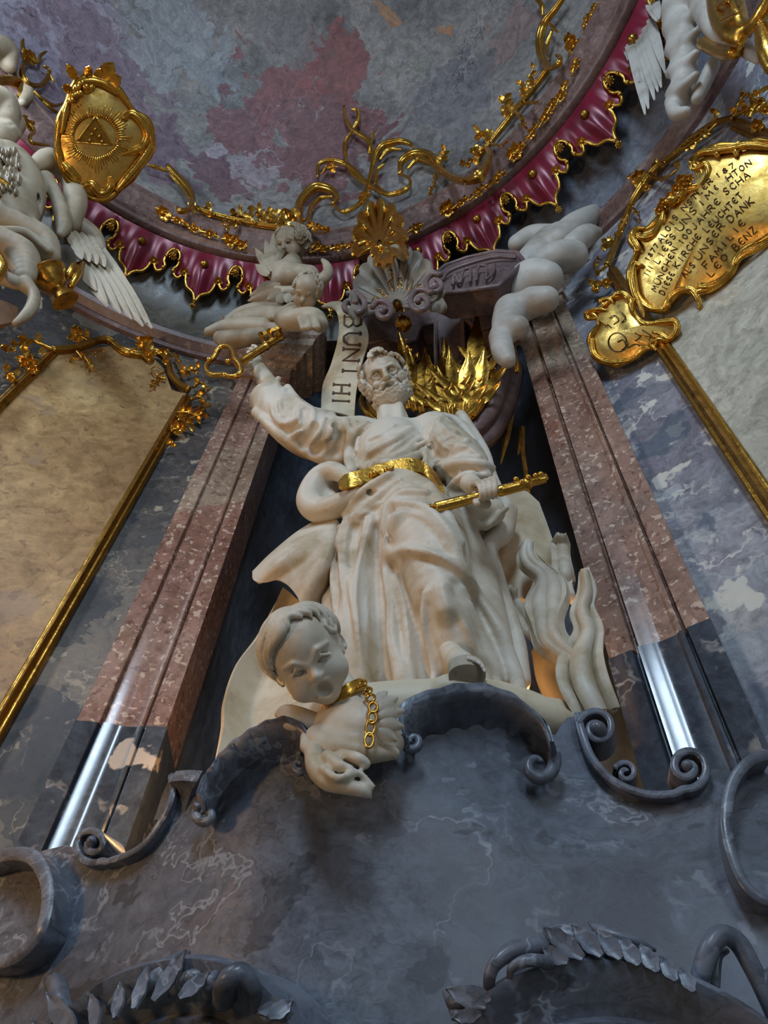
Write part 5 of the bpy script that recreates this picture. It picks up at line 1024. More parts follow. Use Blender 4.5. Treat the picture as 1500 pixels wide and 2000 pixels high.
for j in range(3):
    P = np.array([pt3(tri[j][0]+(tri[(j+1) % 3][0]-tri[j][0])*t, tri[j][1]+(tri[(j+1) % 3][1]-tri[j][1])*t, .014) for t in np.linspace(0, 1, 6)]); m.tube(P, 1.5*pxm(c3), 6)
for x, y in ((180, 262), (187, 252), (195, 266), (176, 274), (200, 276)): m.ball(pt3(x, y, .014), np.array([3, 3, 5])*pxm(c3), nu=7, nv=5)
m.build('triangle_edge', M_GOLD, ct3)
m = MB()
for x, y, dx, dy, L, W in ((150, 156, -18, -26, 34, 10), (170, 152, 4, -22, 26, 9), (200, 156, 18, -32, 40, 15), (212, 164, 22, -14, 30, 13), (140, 176, -22, -6, 22, 9), (176, 154, -6, -12, 18, 8), (188, 154, 8, -20, 24, 8)):
    p = hit(x, y, SC3(.02)); d = hit(x+dx, y+dy, SC3(.05))-p; m = MB(); leaf(m, p, d, nC3, L*pxm(p), W*pxm(p), .3); m.build('crest_leaf', M_GOLD, ct3)
m = MB()
for x, y in ((152, 170), (146, 186), (160, 162), (140, 196), (156, 182), (168, 170)): m.ball(hit(x, y, SC3(.05)), 8*pxm(c3)*np.array([1, .8, 1]), nu=8, nv=6)
m.build('crest', M_GOLD, ct3)
# ------------------------------------------------------------------ cherubs above the left capital
def SU(off=0.0): return Splane(-0.66-off, 0.0)
def child(name, label, c, R, s, tubes, S, spots_seed, mouth, hair=True, h=.0062, cat='cherub', group=None, mat=None, extra=None):
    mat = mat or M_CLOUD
    e = thing(name, label, cat, c-np.array([0, 0, .35]), group); P = np.array([Q(p[0], p[1], p[2], S) for t, _ in tubes for p in t] + [c]); g = Sdf(P.min(0)-.20, P.max(0)+.20, h)
    for t, k in tubes: TB(g, t, k, 'u', None, S)
    L = baby(g, c, R, s, mouth); g.build('body', mat, e)
    if hair:
        q = Sdf(c-60*s, c+60*s, h*.8); rnd = random.Random(spots_seed); sp = []
        for _ in range(46):
            y = rnd.uniform(-22, 54); z = rnd.uniform(-48, 16 if y < 30 else 4); rr = 1-((y-16)/44)**2-((z+10)/54)**2
            sp.append((rnd.choice((-1, 1))*42*math.sqrt(max(.06, rr)), y, z))
        curls(q, sp, L, R, s, 11, .004, spots_seed); q.build('hair', mat, e)
    return e
u1 = Q(568, 482, .0, SU); R1 = frame(u1, -.25, -.97, .32, -.55)
chb = child('cherub', 'singing cherub with raised wing above the left capital', u1, R1, pxm(u1)*.74, [([(572, 510, -.06, 16), (566, 530, -.06, 26), (556, 548, -.05, 27)], .03), ([(540, 530, -.04, 20), (570, 540, -.03, 26), (604, 538, -.05, 20)], .03), ([(600, 540, -.05, 16), (626, 548, -.05, 13), (640, 534, -.05, 11), (638, 518, -.05, 8), (630, 508, -.05, 4)], .02),
      ([(530, 568, -.02, 12), (556, 572, .0, 13), (580, 570, -.02, 12)], .02)], SU, 3, 1.3, group='cherubs above the left capital')
m = MB()
for x, y, dx, dy, L, W in ((532, 526, -14, -60, 62, 9), (536, 520, -2, -66, 66, 9), (528, 530, -30, -46, 52, 9), (540, 512, 24, -60, 62, 8), (524, 536, -26, -20, 34, 9), (548, 556, -60, 22, 72, 11), (550, 566, -66, 22, 72, 10), (552, 572, -30, 14, 36, 10), (566, 572, -6, 18, 24, 9), (578, 570, 6, 18, 22, 9), (540, 552, -44, 22, 56, 11), (556, 574, -14, 16, 26, 9)):
    p = Q(x, y, .03, SU); m = MB(); dv = Q(x+dx, y+dy, .04, SU)-p; leaf(m, p, dv, surf_n(p), np.linalg.norm(dv), W*1.1*pxm(p), .0, False, -1.5); m.build('feather', M_CLOUD, chb)
u2 = Q(598, 574, .10, SU); R2 = frame(u2, .18, -.98, -.30, -.18)
child('cherub', 'small cherub looking down above the scroll banner', u2, R2, pxm(u2)*.64, [([(592, 596, .02, 14), (584, 614, .0, 20), (560, 622, .0, 20)], .03), ([(545, 618, .0, 14), (570, 626, .02, 22), (610, 622, .02, 22), (626, 634, .02, 16)], .03), ([(600, 620, .06, 7), (604, 640, .06, 7)], .015), ([(614, 614, .06, 7), (620, 640, .05, 7)], .015), ([(586, 622, .06, 7), (592, 642, .06, 6)], .015), ([(570, 600, .0, 10), (548, 610, .02, 8), (530, 622, .02, 7)], .02)], SU, 7, .5, group='cherubs above the left capital')
def cloud(label, tubes, S, name='stucco_cloud', mat=None, h=.009, subs=()):
    P = np.array([Q(p[0], p[1], p[2], S) for t, _ in tubes for p in t]); g = Sdf(P.min(0)-.26, P.max(0)+.26, h)
    for t, k in tubes: TB(g, t, k, 'u', None, S)
    for t in subs: TB(g, t, .02, 's', None, S)
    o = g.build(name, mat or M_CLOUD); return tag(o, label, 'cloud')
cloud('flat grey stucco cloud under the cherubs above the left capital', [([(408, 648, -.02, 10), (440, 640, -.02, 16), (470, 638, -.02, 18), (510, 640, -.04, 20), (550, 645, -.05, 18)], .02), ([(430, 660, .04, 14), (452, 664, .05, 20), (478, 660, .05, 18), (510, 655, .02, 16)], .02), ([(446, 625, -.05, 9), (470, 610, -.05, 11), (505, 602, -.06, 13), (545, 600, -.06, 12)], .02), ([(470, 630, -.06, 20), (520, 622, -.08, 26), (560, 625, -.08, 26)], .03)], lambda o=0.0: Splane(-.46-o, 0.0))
# ------------------------------------------------------------------ cloud on the right capital
def SK(off=0.0): return Splane(-0.36-off, 0.0)
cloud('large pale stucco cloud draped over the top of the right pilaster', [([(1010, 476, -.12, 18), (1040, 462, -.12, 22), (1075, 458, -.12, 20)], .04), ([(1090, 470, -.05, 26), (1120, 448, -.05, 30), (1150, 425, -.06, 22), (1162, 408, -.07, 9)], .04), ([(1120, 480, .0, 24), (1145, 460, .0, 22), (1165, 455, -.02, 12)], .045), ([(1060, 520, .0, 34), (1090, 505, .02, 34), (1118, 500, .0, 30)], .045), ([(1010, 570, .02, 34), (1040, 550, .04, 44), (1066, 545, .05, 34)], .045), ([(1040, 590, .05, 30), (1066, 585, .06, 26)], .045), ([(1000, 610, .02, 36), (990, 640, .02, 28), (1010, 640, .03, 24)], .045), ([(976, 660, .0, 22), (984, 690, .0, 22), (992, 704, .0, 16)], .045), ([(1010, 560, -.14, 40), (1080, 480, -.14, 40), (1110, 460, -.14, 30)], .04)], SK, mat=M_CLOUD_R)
# ------------------------------------------------------------------ scroll banner
def SBn(off=0.0): return Splane(-0.34-off, 0.0)
ban = thing('scroll_banner', 'cream scroll banner lettered BUNT HI hanging behind the head of the saint', 'banner', Q(660, 810, 0, SBn))
Lb = [(628, 600, -.10), (652, 604, -.03), (662, 626, .02), (661, 663, .02), (647, 715, -.02), (632, 752, -.04), (628, 806, -.06)]; Rb = [(664, 590, -.14), (694, 606, -.06), (712, 632, .0), (720, 665, .01), (708, 708, -.02), (696, 767, -.04), (692, 818, -.06)]
A = np.array([Q(*p, SBn) for p in Lb]); B_ = np.array([Q(*p, SBn) for p in Rb]); A = crom(A, 40); B_ = crom(B_, 40)
bn = solid(np.stack([A*(1-t)+B_*t + np.array([0, -.015*math.sin(math.pi*t), 0]) for t in np.linspace(0, 1, 9)], 1), .014, (0, -1, 0)).build('cloth', M_STUCCO2, ban)
sk5 = Skin(bn); pb = lambda x, y: (sk5.at(x, y, .004) if sk5.at(x, y) is not None else Q(x, y, .02, SBn))
writing('BUNT', (673, 615), (669, 740), 31, pb, 2.3, 'letter', ban, M_INK, serif=True); writing('HI', (652, 748), (650, 794), 31, pb, 2.3, 'letter', ban, M_INK, serif=True)

# ------------------------------------------------------------------ mauve crown of the niche with the name shell
from mathutils.geometry import tessellate_polygon
def slab(outline, surf, th, n=None):
    P = trace(surf, outline) if n is None else trace(surf, list(outline)+[outline[0]], n+1)[:-1]; k = len(P)
    uv = [Vector((float((p-CAM) @ C2W[:, 0]/((p-CAM) @ C2W[:, 2])), float((p-CAM) @ C2W[:, 1]/((p-CAM) @ C2W[:, 2])), 0)) for p in P]
    tr = [tuple(t) for t in tessellate_polygon([uv])]; B = P + np.array([0, th, 0]); m = MB()
    m.add(np.vstack([P, B]), tr + [tuple(i+k for i in t[::-1]) for t in tr] + [(i, (i+1) % k, (i+1) % k+k, i+k) for i in range(k)]); return m, P
def SA(off=0.0): return Splane(-0.46-off, 0.0)
def SAb(off=0.0): return Splane(-0.12-off, .36, 6.2)
crown = thing('niche_crown', 'mauve marble crown with volutes spanning the niche above the head of the saint', 'crown', Q(850, 700, 0, SA))
m, P = slab([(796, 566), (848, 572), (893, 571), (940, 566), (968, 583), (966, 613), (956, 640), (934, 645), (912, 626), (903, 625), (905, 740), (907, 850), (856, 850), (853, 740), (851, 632), (823, 637), (812, 666), (790, 673), (760, 661), (718, 672), (706, 640), (707, 620), (737, 606), (765, 574)], SAb, .14)
m.build('body', M_VIOLET, crown, smooth=False)
MB().tube(np.vstack([P, P[:1]]), 4.5*pxm(P[0]), 8, caps=False).build('edge_bead', M_VIOLET, crown)
m, P = slab([(838, 560), (846, 538), (870, 519), (912, 504), (970, 491), (1010, 494), (1024, 512), (1000, 536), (972, 560), (930, 566), (870, 574)], lambda o=0.0: SA(o+.05), .16); m.build('scroll_block', M_VIOLET, crown, smooth=False)
MB().tube(np.vstack([P, P[:1]]), 5*pxm(P[0]), 8, caps=False).build('edge_bead', M_VIOLET, crown)
for pts, w in [([(884, 556, .08), (888, 536, .09), (898, 552, .08), (906, 528, .09), (918, 524, .09), (918, 550, .08)], 3), ([(930, 548, .08), (936, 520, .09), (950, 520, .09), (950, 545, .08), (962, 534, .08), (966, 516, .08)], 3), ([(862, 548, .07), (878, 530, .08), (920, 514, .08), (970, 502, .08), (1008, 504, .07)], 3.5)] + \
        [([p+(.16,) for p in spiral(850, 556, 22, 4, -60, -1.4)], 5.5), ([p+(.17,) for p in spiral(822, 590, 26, 5, -40, -1.4)], 6), ([p+(.17,) for p in spiral(748, 608, 22, 4, 200, 1.4)], 6), ([p+(.12,) for p in spiral(688, 596, 30, 8, 250, 1.2, sq=.8)], 6)]:
    scroll_bar(pts, w, SA, 'volute', crown, M_VIOLET)
scroll_bar([(862, 660, .01), (862, 740, .01), (866, 840, .01)], 3, SAb, 'groove_bead', crown, M_VIOLET)
for x, y, r in ((848, 562, 11), (744, 610, 9)): p = Q(x, y, .17, SA); MB().ball(p, r*pxm(p), nu=12, nv=8).build('volute_eye', M_VIOLET, crown)
ns = thing('name_shell', 'grey stucco shell lettered S PETRUS in the centre above the niche', 'shell', Q(772, 595, 0, SA))
def fan(cx, cy, rx, ry, a0, a1, nl, amp, S, off, n=90, m_=10, r0=.12, lobe=.07, cup=.05):
    G = []
    for i in range(n):
        t = i/(n-1); a = math.radians(a0+(a1-a0)*t); w = abs(math.sin(math.pi*nl*t)); row = []
        for v in np.linspace(r0, 1, m_):
            q = v*(1+lobe*(w-.5)*v*v); row.append(Q(cx+rx*q*math.cos(a), cy+ry*q*math.sin(a), off+amp*(w-.5)*v - cup*math.sin(math.pi*v) + .03*v*v, S))
        G.append(row)
    return solid(np.array(G), .016, (0, -1, 0))
fan(776, 600, 92, 118, 168, 366, 13, .035, SA, .10).build('shell', M_GREY, ns)
sh = Skin(ns.children[0]); ps = lambda x, y: (sh.at(x, y, .006) if sh.at(x, y) is not None else Q(x, y, .14, SA))
for ch, x, y, a in (('P', 738, 588, -52), ('E', 748, 572, -42), ('T', 764, 558, -22), ('R', 782, 553, -2), ('U', 800, 556, 16), ('S', 816, 564, 32), ('S', 764, 533, -8)):
    d = np.array([math.cos(math.radians(a)), math.sin(math.radians(a))]); up = np.array([d[1], -d[0]]); o = np.array([x, y])-d*7-up*10
    writing(ch, o, o+d*14, 20, ps, 1.5, 'letter', ns, M_GOLD)
# gilded palmette at the middle of the ring
pal = thing('gilded_palmette', 'large gilded scallop shell at the centre of the ring cornice', 'ornament', Q(745, 495, .1, SA))
fan(742, 478, 52, 84, 160, 385, 9, .05, SA, .16, r0=.10, lobe=.16, cup=.07).build('shell', M_GOLD, pal)
fan(750, 488, 24, 32, -10, 190, 5, .025, SA, .20, n=60, r0=.1, lobe=.2, cup=.03).build('lower_shell', M_GOLD, pal)
SA2 = lambda o=0.0: SA(o+.2)
ribbed(SA2, [(756, 466), (762, 448), (776, 452), (790, 462)], 5).build('stem', M_GOLD, pal); MB().ball(Q(744, 484, .24, SA), 8*pxm(Q(744, 484, .24, SA)), nu=10, nv=7).build('boss', M_GOLD, pal); spray(SA2, [(700, 478), (716, 472), (736, 482)], 5, 6, 16, 3).build('leaf_spray', M_GOLD, pal)

# ------------------------------------------------------------------ gilded pendant and acanthus crest behind the head
def SG(off=0.0): return Splane(0.02-off, 0.0)
pe = thing('gilded_pendant', 'string of gilded beads with a rosette hanging above the head of the saint', 'pendant', Q(790, 690, .2, SG)); PO = .35
m = MB(); q = Q(779, 592, PO, SG); rosette(m, q, 17*pxm(q), 2, 7); m.ball(q, 9*pxm(q)); m.build('rosette', M_GOLD, pe)
for x, y, rx, ry in ((784, 617, 4.5, 4.5), (788, 632, 17, 11), (793, 651, 3.5, 3.5), (794, 664, 4, 4), (795, 678, 4.5, 5), (790, 688, 4, 4), (803, 684, 3.5, 3.5)):
    q = Q(x, y, PO, SG); MB().ball(q, np.array([rx, rx, ry])*pxm(q), nu=12, nv=8).build('bead', M_GOLD, pe)
ac = thing('gilded_acanthus_crest', 'cluster of tall gilded acanthus leaves behind the head of the saint', 'ornament', Q(880, 825, 0, SG)); k = pxm(Q(880, 800, 0, SG))
def acleaf(x0, y0, x1, y1, W, off=0.1, curl=.2):
    m = MB(); a, b_ = Q(x0, y0, off, SG), Q(x1, y1, off+.03, SG); L = np.linalg.norm(b_-a); n = np.array([0, -1, -.3]); leaf(m, a, b_-a, n, L, W*1.25*k, curl); d = (b_-a)/L; s = np.cross(d, n); s /= np.linalg.norm(s)
    for t in (.2, .45, .68):
        for sg in (-1, 1): leaf(m, a+d*L*t, d*.9+s*sg*.8, n+s*sg*.3, L*.30*(1.2-t), W*k*.6, .5, False)
    m.tube(np.array([a, a+d*L*.5, b_])+n*.012, np.array([.2, .14, .05])*W*k, 6); m.build('leaf', M_GOLD, ac)
for a in ((800, 800, 792, 690, 14), (812, 805, 808, 712, 13), (826, 808, 838, 712, 15), (848, 815, 846, 725, 12), (868, 815, 878, 700, 15), (884, 818, 886, 712, 12), (902, 820, 922, 720, 16), (912, 822, 942, 660, 16), (925, 815, 952, 712, 14), (880, 822, 862, 742, 12)): acleaf(*a)
for pts, w in (([(735, 820, .06), (716, 806, .08), (706, 786, .08), (708, 768, .06)], 9), ([(742, 816, .08), (726, 796, .1), (720, 778, .1), (722, 764, .08)], 9), ([(750, 812, .09), (738, 790, .11), (734, 772, .1)], 8)): ribbed(SG, pts, w, n=30).build('scroll_leaf', M_GOLD, ac)
ribbed(SG, [(960, 700, .05), (956, 740, .08), (940, 785, .1), (912, 815, .1), (880, 828, .1), (850, 826, .1), (820, 815, .08)], 12, n=50, taper=([0, 1], [.8, 1])).build('rim', M_GOLD, ac)
ribbed(SG, [(820, 768, .1), (830, 790, .12), (848, 796, .12), (842, 808, .1)], 6, n=24).build('scroll_leaf', M_GOLD, ac)
scroll_bar([(985, 700, .0), (975, 760, .02), (955, 810, .03), (920, 845, .03), (880, 858, .02), (830, 850, .0)], 17, SG, 'arch_moulding', crown, M_VIOLET); scroll_bar([(1004, 720, -.06), (992, 780, -.05), (965, 840, -.05), (925, 880, -.05)], 20, SG, 'arch_moulding', crown, M_VIOLET)
MB().tube(np.array([Q(1001, 660, .2, SG), Q(1006, 700, .2, SG), Q(1010, 726, .2, SG)]), np.array([5, 6, 5])*k, 4).build('gilded_rod', M_GOLD_D, ac)

# ------------------------------------------------------------------ angels at the upper corners
def SLA(off=0.0): return Scyl(2.50-off)
def QL(x, y, o=0.0): return hit(x, y, SLA(o))
def carve(name, tubes, S, mat, parent, h=.009, subs=(), pad=.16):
    P = np.array([hit(p[0], p[1], S(p[2])) for t, _ in tubes for p in t]); g = Sdf(P.min(0)-pad, P.max(0)+pad, h)
    def tb(t, k, op='u'):
        A = np.array([hit(p[0], p[1], S(p[2])) for p in t]); g.tube(A, np.array([p[3]*pxm(q) for p, q in zip(t, A)]), k, op, 5*(len(t)-1)+1)
    for t, k in tubes: tb(t, k)
    for t in subs: tb(t, .02, 's')
    return g.build(name, mat, parent)
def feathers(e, spec, S, lift=.0, mat=None):
    for x0, y0, x1, y1, W in spec:
        m = MB(); a, b_ = hit(x0, y0, S(lift)), hit(x1, y1, S(lift)); n = surf_n(a); leaf(m, a, b_-a, n, np.linalg.norm(b_-a), W*pxm(a), .04, False, -1.3); lift += .0015; m.build('feather', mat or M_CLOUD, e)
an = thing('winged_angel', 'stucco angel in gilded crown with a long wing at the upper left edge', 'angel', QL(40, 600)-[0, 0, .1])
an_body = carve('body', [([(-20, 300, .0, 30), (20, 320, .02, 40), (40, 370, .02, 46), (20, 430, .0, 50)], .03), ([(60, 330, .05, 12), (100, 312, .08, 22), (132, 340, .08, 20), (148, 390, .06, 22), (138, 440, .05, 18)], .015), ([(90, 350, .08, 16), (112, 390, .08, 14), (124, 440, .07, 16), (118, 458, .06, 8)], .015), ([(-20, 420, .05, 30), (30, 440, .07, 26), (80, 470, .06, 30), (98, 500, .05, 20)], .02), ([(-10, 470, .06, 30), (40, 500, .06, 34), (50, 540, .05, 20)], .02), ([(-10, 380, .1, 10), (30, 400, .1, 10), (70, 440, .1, 10)], .012), ([(0, 450, .11, 9), (50, 455, .11, 9), (96, 490, .1, 8)], .012), ([(30, 240, -.04, 20), (0, 270, -.02, 26)], .02),
     ([(-30, 190, .0, 30), (5, 205, .02, 30), (12, 232, .02, 22)], .02), ([(26, 200, .05, 4), (36, 222, .05, 6), (30, 230, .05, 4)], .01), ([(20, 252, .03, 14), (34, 262, .03, 8)], .02), ([(40, 150, -.05, 12), (52, 180, -.05, 14), (44, 200, -.05, 8)], .02), ([(50, 556, .05, 16), (66, 575, .06, 12), (62, 600, .06, 12), (44, 622, .06, 10), (30, 632, .05, 7)], .015), ([(0, 540, .04, 16), (30, 552, .05, 14)], .015)],
      SLA, M_CLOUD, an, subs=([(62, 372, .12, 7), (78, 400, .12, 8), (94, 424, .12, 5)], [(18, 214, .08, 4), (26, 213, .08, 3)], [(14, 240, .08, 4), (26, 242, .08, 3)]))
rnd = random.Random(11); skA = Skin(an_body)
for j in range(64):
    x = rnd.uniform(-6, 52); y = rnd.uniform(290, 380); 
    if x > 50-(y-290)*.1: continue
    p = skA.at(x, y, .004)
    if p is None: continue
    m = MB(); leaf(m, p, np.array([.25, -.1, -1.0]), surf_n(p), 26*pxm(p), 7*pxm(p), .06, False, -1.2); m.build('breast_feather', M_CLOUD, an)
m = MB()
feathers(an, [(150, 500, 214, 604, 13), (160, 500, 240, 618, 13), (168, 495, 262, 630, 13), (176, 490, 285, 645, 14), (182, 478, 303, 650, 15), (188, 470, 292, 640, 12), (150, 510, 190, 570, 11)], SLA, .02)
feathers(an, [(130+14*i+6*j, 446+10*j+4*i, 140+15*i+7*j, 472+12*j+5*i, 9) for j in range(4) for i in range(4)], SLA, .05)
carve('wing_arm', [([(120, 440, .0, 16), (150, 440, .01, 20), (182, 462, .01, 18), (196, 490, .01, 12)], .02)], SLA, M_CLOUD, an)
m = MB(); P = np.array([hit(x, y, SLA(.05)) for x, y in ((-20, 172), (0, 168), (20, 168), (38, 176), (34, 190))]); P = crom(P, 24); G = np.stack([P, P+np.array([0, 0, .03])+.02*C2W[:, 1], P+.075*C2W[:, 1]+.02*C2W[:, 0]], 1); solid(G, .02, surf_n(P[0])).build('crown', M_GOLD, an)
carve('shell_head', [([(-20, 90, .0, 22), (10, 100, .0, 24), (16, 125, .0, 16)], .02)], SLA, M_CLOUD, an, subs=([(-4, 100, .12, 10), (2, 120, .12, 6)],))
carve('gilded_sash', [([(-12, 352, .12, 12), (14, 366, .13, 10), (34, 388, .12, 6)], .01)], SLA, M_GOLD, an)
carve('gilded_sash', [([(-14, 490, .12, 12), (6, 520, .12, 10), (-10, 545, .1, 10)], .01)], SLA, M_GOLD, an)
cup = thing('gilded_cup', 'tilted gilded cup under the wing of the left angel', 'cup', QL(110, 560)); A, B_ = QL(88, 530, .05), QL(128, 588, .0); T = np.linspace(0, 1, 24)[:, None]
MB().tube(A*(1-T)+B_*T, np.interp(T[:, 0], [0, .04, .1, .14, .3, .5, .62, .7, .85, 1], [12, 40, 44, 36, 32, 24, 14, 18, 26, 30])*pxm(A)*.9, 24).build('bowl', M_GOLD_D, cup, auto=40)
MB().tube(np.array([QL(132, 540, .06), QL(146, 522, .06), QL(158, 516, .05), QL(152, 534, .05), QL(138, 560, .05)]), np.array([6, 10, 9, 9, 6])*pxm(A), 10).build('handle', M_GOLD, cup)
tag(solid(np.array([[QL(-30, 585, .02), QL(12, 598, .02), QL(34, 608, .02)], [QL(-30, 650, .0), QL(0, 640, .0), QL(22, 622, .0)]]), .06, (0, -1, 0)).build('wooden_beam', M_WOOD), 'end of a brown wooden beam below the left angel', 'beam')
def SRA(off=0.0): return Scyl(2.62-off)
ar = thing('winged_angel', 'stucco angel with hanging wing and bare leg at the upper right corner', 'angel', hit(1330, 230, SRA(0)))
m = MB()
feathers(ar, [(1192, -40, 1232, 140, 11), (1200, -40, 1256, 190, 11), (1215, -30, 1266, 258, 11), (1226, 0, 1272, 240, 11), (1236, 10, 1284, 220, 10), (1246, 20, 1290, 200, 10), (1256, 20, 1296, 190, 10), (1262, 10, 1304, 160, 9)], SRA, .0, M_CLOUD_R)
feathers(ar, [(1190, -20, 1206, 26, 8), (1240, -30, 1256, 36, 10), (1262, -30, 1286, 50, 12), (1272, -20, 1290, 44, 9), (1214, -20, 1224, 50, 8)], SRA, .03, M_CLOUD_R)
leg = [(1335, -40, .05, 34), (1330, 20, .05, 36), (1335, 80, .06, 30), (1338, 130, .06, 25), (1334, 180, .06, 24), (1322, 216, .06, 18)]
carve('body', [(leg, .03)] + [([(1308, 60+42*j, .085, 9), (1330, 46+42*j, .108, 11), (1358, 22+42*j, .085, 9)], .05) for j in range(-1, 4)] + [([(1310, 200, .09, 12), (1322, 222, .1, 13), (1340, 218, .09, 10)], .02), ([(1392, 128, .0, 14), (1378, 158, .01, 14), (1362, 192, .02, 12)], .02), ([(1368, -30, .04, 30), (1382, 20, .05, 26), (1400, 60, .05, 18), (1424, 86, .04, 12)], .02), ([(1450, 90, .0, 16), (1470, 104, .0, 14), (1480, 118, .0, 8)], .02)], SRA, M_CLOUD_R, ar)
carve('gilded_drapery', [([(1392, -20, .10, 14), (1404, 30, .12, 18), (1426, 66, .12, 18), (1446, 80, .1, 12)], .02), ([(1430, -20, .1, 16), (1440, 30, .12, 18), (1450, 60, .11, 14)], .02), ([(1450, 60, .1, 14), (1476, 44, .1, 14), (1500, 10, .1, 16), (1520, -20, .1, 20)], .02), ([(1490, 60, .08, 16), (1500, 100, .07, 20), (1510, 130, .05, 16)], .02), ([(1400, 10, .17, 5), (1420, 0, .18, 5)], .012), ([(1410, 40, .18, 5), (1440, 24, .19, 5)], .012)], SRA, M_GOLD, ar)
P = np.array([hit(x, y, SRA(.06)) for x, y in ((1374, 84), (1396, 96), (1424, 104), (1440, 100))]); P = crom(P, 20); MB().tube(P, np.full(20, 14)*pxm(P[0]), 12, flat=.8).build('gilded_band', M_GOLD, ar)
# ------------------------------------------------------------------ gilded scrollwork above the ring cornice
def SR(off=0.0): return Scyl(2.46-off, O_RING)
def SDm(off=0.0): return Sdome(.06+off)
gs = thing('gilded_scrollwork', 'gilded scrollwork of interlaced loops rising from the middle of the ring cornice', 'ornament', hit(720, 420, SDm()))
for pts, w in [([(592, 452), (584, 420), (588, 392), (616, 366), (644, 370), (658, 384), (650, 398)], 13), ([(604, 446), (606, 410), (624, 388), (650, 384)], 7), ([(648, 398), (672, 414), (704, 396), (720, 360), (728, 312), (720, 276), (688, 252), (674, 228), (672, 206)], 6.5),
               ([(620, 346), (624, 320), (648, 313), (680, 324), (720, 360), (760, 380), (796, 368), (800, 350), (782, 340)], 6.5), ([(782, 340), (784, 316), (808, 300), (840, 304), (860, 332), (900, 352), (936, 344), (956, 304), (946, 288), (936, 298)], 13), ([(796, 330), (816, 312), (846, 322), (866, 346)], 7), ([(726, 330), (744, 288), (776, 276), (800, 280), (808, 288)], 8), ([(742, 312), (760, 292), (784, 292)], 5),
               ([(688, 254), (700, 234), (698, 216), (686, 213)], 5), ([(676, 316), (674, 280), (688, 254)], 5.5), ([(676, 316), (690, 340), (720, 364)], 5.5), ([(628, 340), (640, 326), (660, 326)], 4), ([(732, 360), (738, 332), (752, 320)], 5), ([(760, 378), (740, 366), (736, 350)], 4), ([(720, 300), (726, 270), (732, 256)], 4.5)]:
    ribbed(SDm, [(x, y, .02) for x, y in pts], w*.9, n=70).build('scroll', M_GOLD, gs)
for k, (pts, w, nl, ll) in enumerate([([(600, 440), (620, 444), (636, 452), (648, 450)], 4, 7, 16), ([(596, 430), (580, 424), (566, 410)], 4, 5, 18), ([(592, 446), (576, 450), (560, 442)], 4, 6, 16), ([(850, 340), (848, 362), (836, 380)], 4, 7, 14), ([(858, 320), (866, 302), (872, 290)], 4, 5, 14), ([(720, 372), (712, 384), (706, 396)], 3.5, 5, 14), ([(640, 330), (650, 326)], 3, 3, 12), ([(880, 340), (896, 350), (908, 360)], 4, 5, 14), ([(900, 320), (916, 318), (930, 308)], 3.5, 6, 15)]):
    spray(SDm, [(x, y, .03) for x, y in pts], w, nl, ll, seed=k+60).build('leaf_spray', M_GOLD, gs)
def rail(label, pts, sprays, big):
    e = thing('gilded_vine_rail', label, 'ornament', hit(pts[0][0], pts[0][1], SDm()), 'gilded vine rails above the ring cornice')
    ribbed(SDm, pts, 6.0, n=70, taper=([0, 1], [1, 1])).build('rail', M_GOLD_D, e)
    for k, (p, w, nl, ll) in enumerate(sprays): spray(SDm, [(x, y, .02) for x, y in p], w, nl, ll, seed=k+80+len(pts)).build('vine', M_GOLD, e)
    for p, w in big: ribbed(SDm, [(x, y, .03) for x, y in p], w, n=50).build('bracket', M_GOLD, e)
rail('gilded vine rail on the left between the triangle shield and the cherub', [(372, 398), (400, 414), (450, 428), (512, 440), (560, 446)], [([(500, 436), (478, 424), (462, 416), (452, 418)], 3, 8, 16), ([(520, 436), (508, 416), (494, 402)], 3, 7, 16), ([(540, 440), (532, 424), (522, 412)], 3.5, 8, 16), ([(420, 420), (408, 410), (402, 398)], 3, 4, 13), ([(470, 432), (450, 440), (430, 438)], 3, 6, 12), ([(440, 426), (436, 440)], 3, 4, 10), ([(390, 410), (378, 404), (374, 396)], 3, 3, 12), ([(560, 440), (548, 420), (552, 408)], 3, 6, 15)],
     [([(326, 322), (346, 344), (368, 370), (376, 392), (366, 410), (350, 412), (346, 404)], 9), ([(332, 340), (352, 360), (370, 388)], 5), ([(288, 322), (310, 328), (330, 336)], 4)])
rail('gilded vine rail climbing the right side of the ring', [(934, 312), (952, 286), (996, 230), (1040, 175), (1070, 136)], [([(960, 276), (944, 258), (930, 262), (928, 274)], 3, 7, 16), ([(1000, 226), (988, 210), (986, 186)], 3.5, 8, 18), ([(1044, 170), (1036, 150), (1042, 132), (1048, 126)], 3, 7, 12), ([(1016, 206), (1034, 200), (1052, 200)], 3, 6, 14), ([(1008, 218), (1024, 240), (1028, 256)], 3, 8, 15), ([(960, 280), (978, 284), (996, 276)], 3, 5, 13), ([(940, 300), (926, 290), (918, 296)], 3, 5, 15), ([(1030, 186), (1020, 170), (1018, 158)], 3, 5, 13)],
     [([(1104, -10), (1086, 16), (1062, 48), (1054, 80), (1058, 112), (1074, 132), (1092, 124), (1094, 112), (1086, 108)], 10), ([(1078, 60), (1068, 90), (1072, 116)], 5), ([(1060, 30), (1058, 10), (1044, -6)], 6), ([(1072, 44), (1086, 60), (1092, 62)], 4)])
curl = thing('gilded_curl', 'gilded ring-shaped curl with leaves left of the triangle shield', 'ornament', hit(75, 130, SDm()))
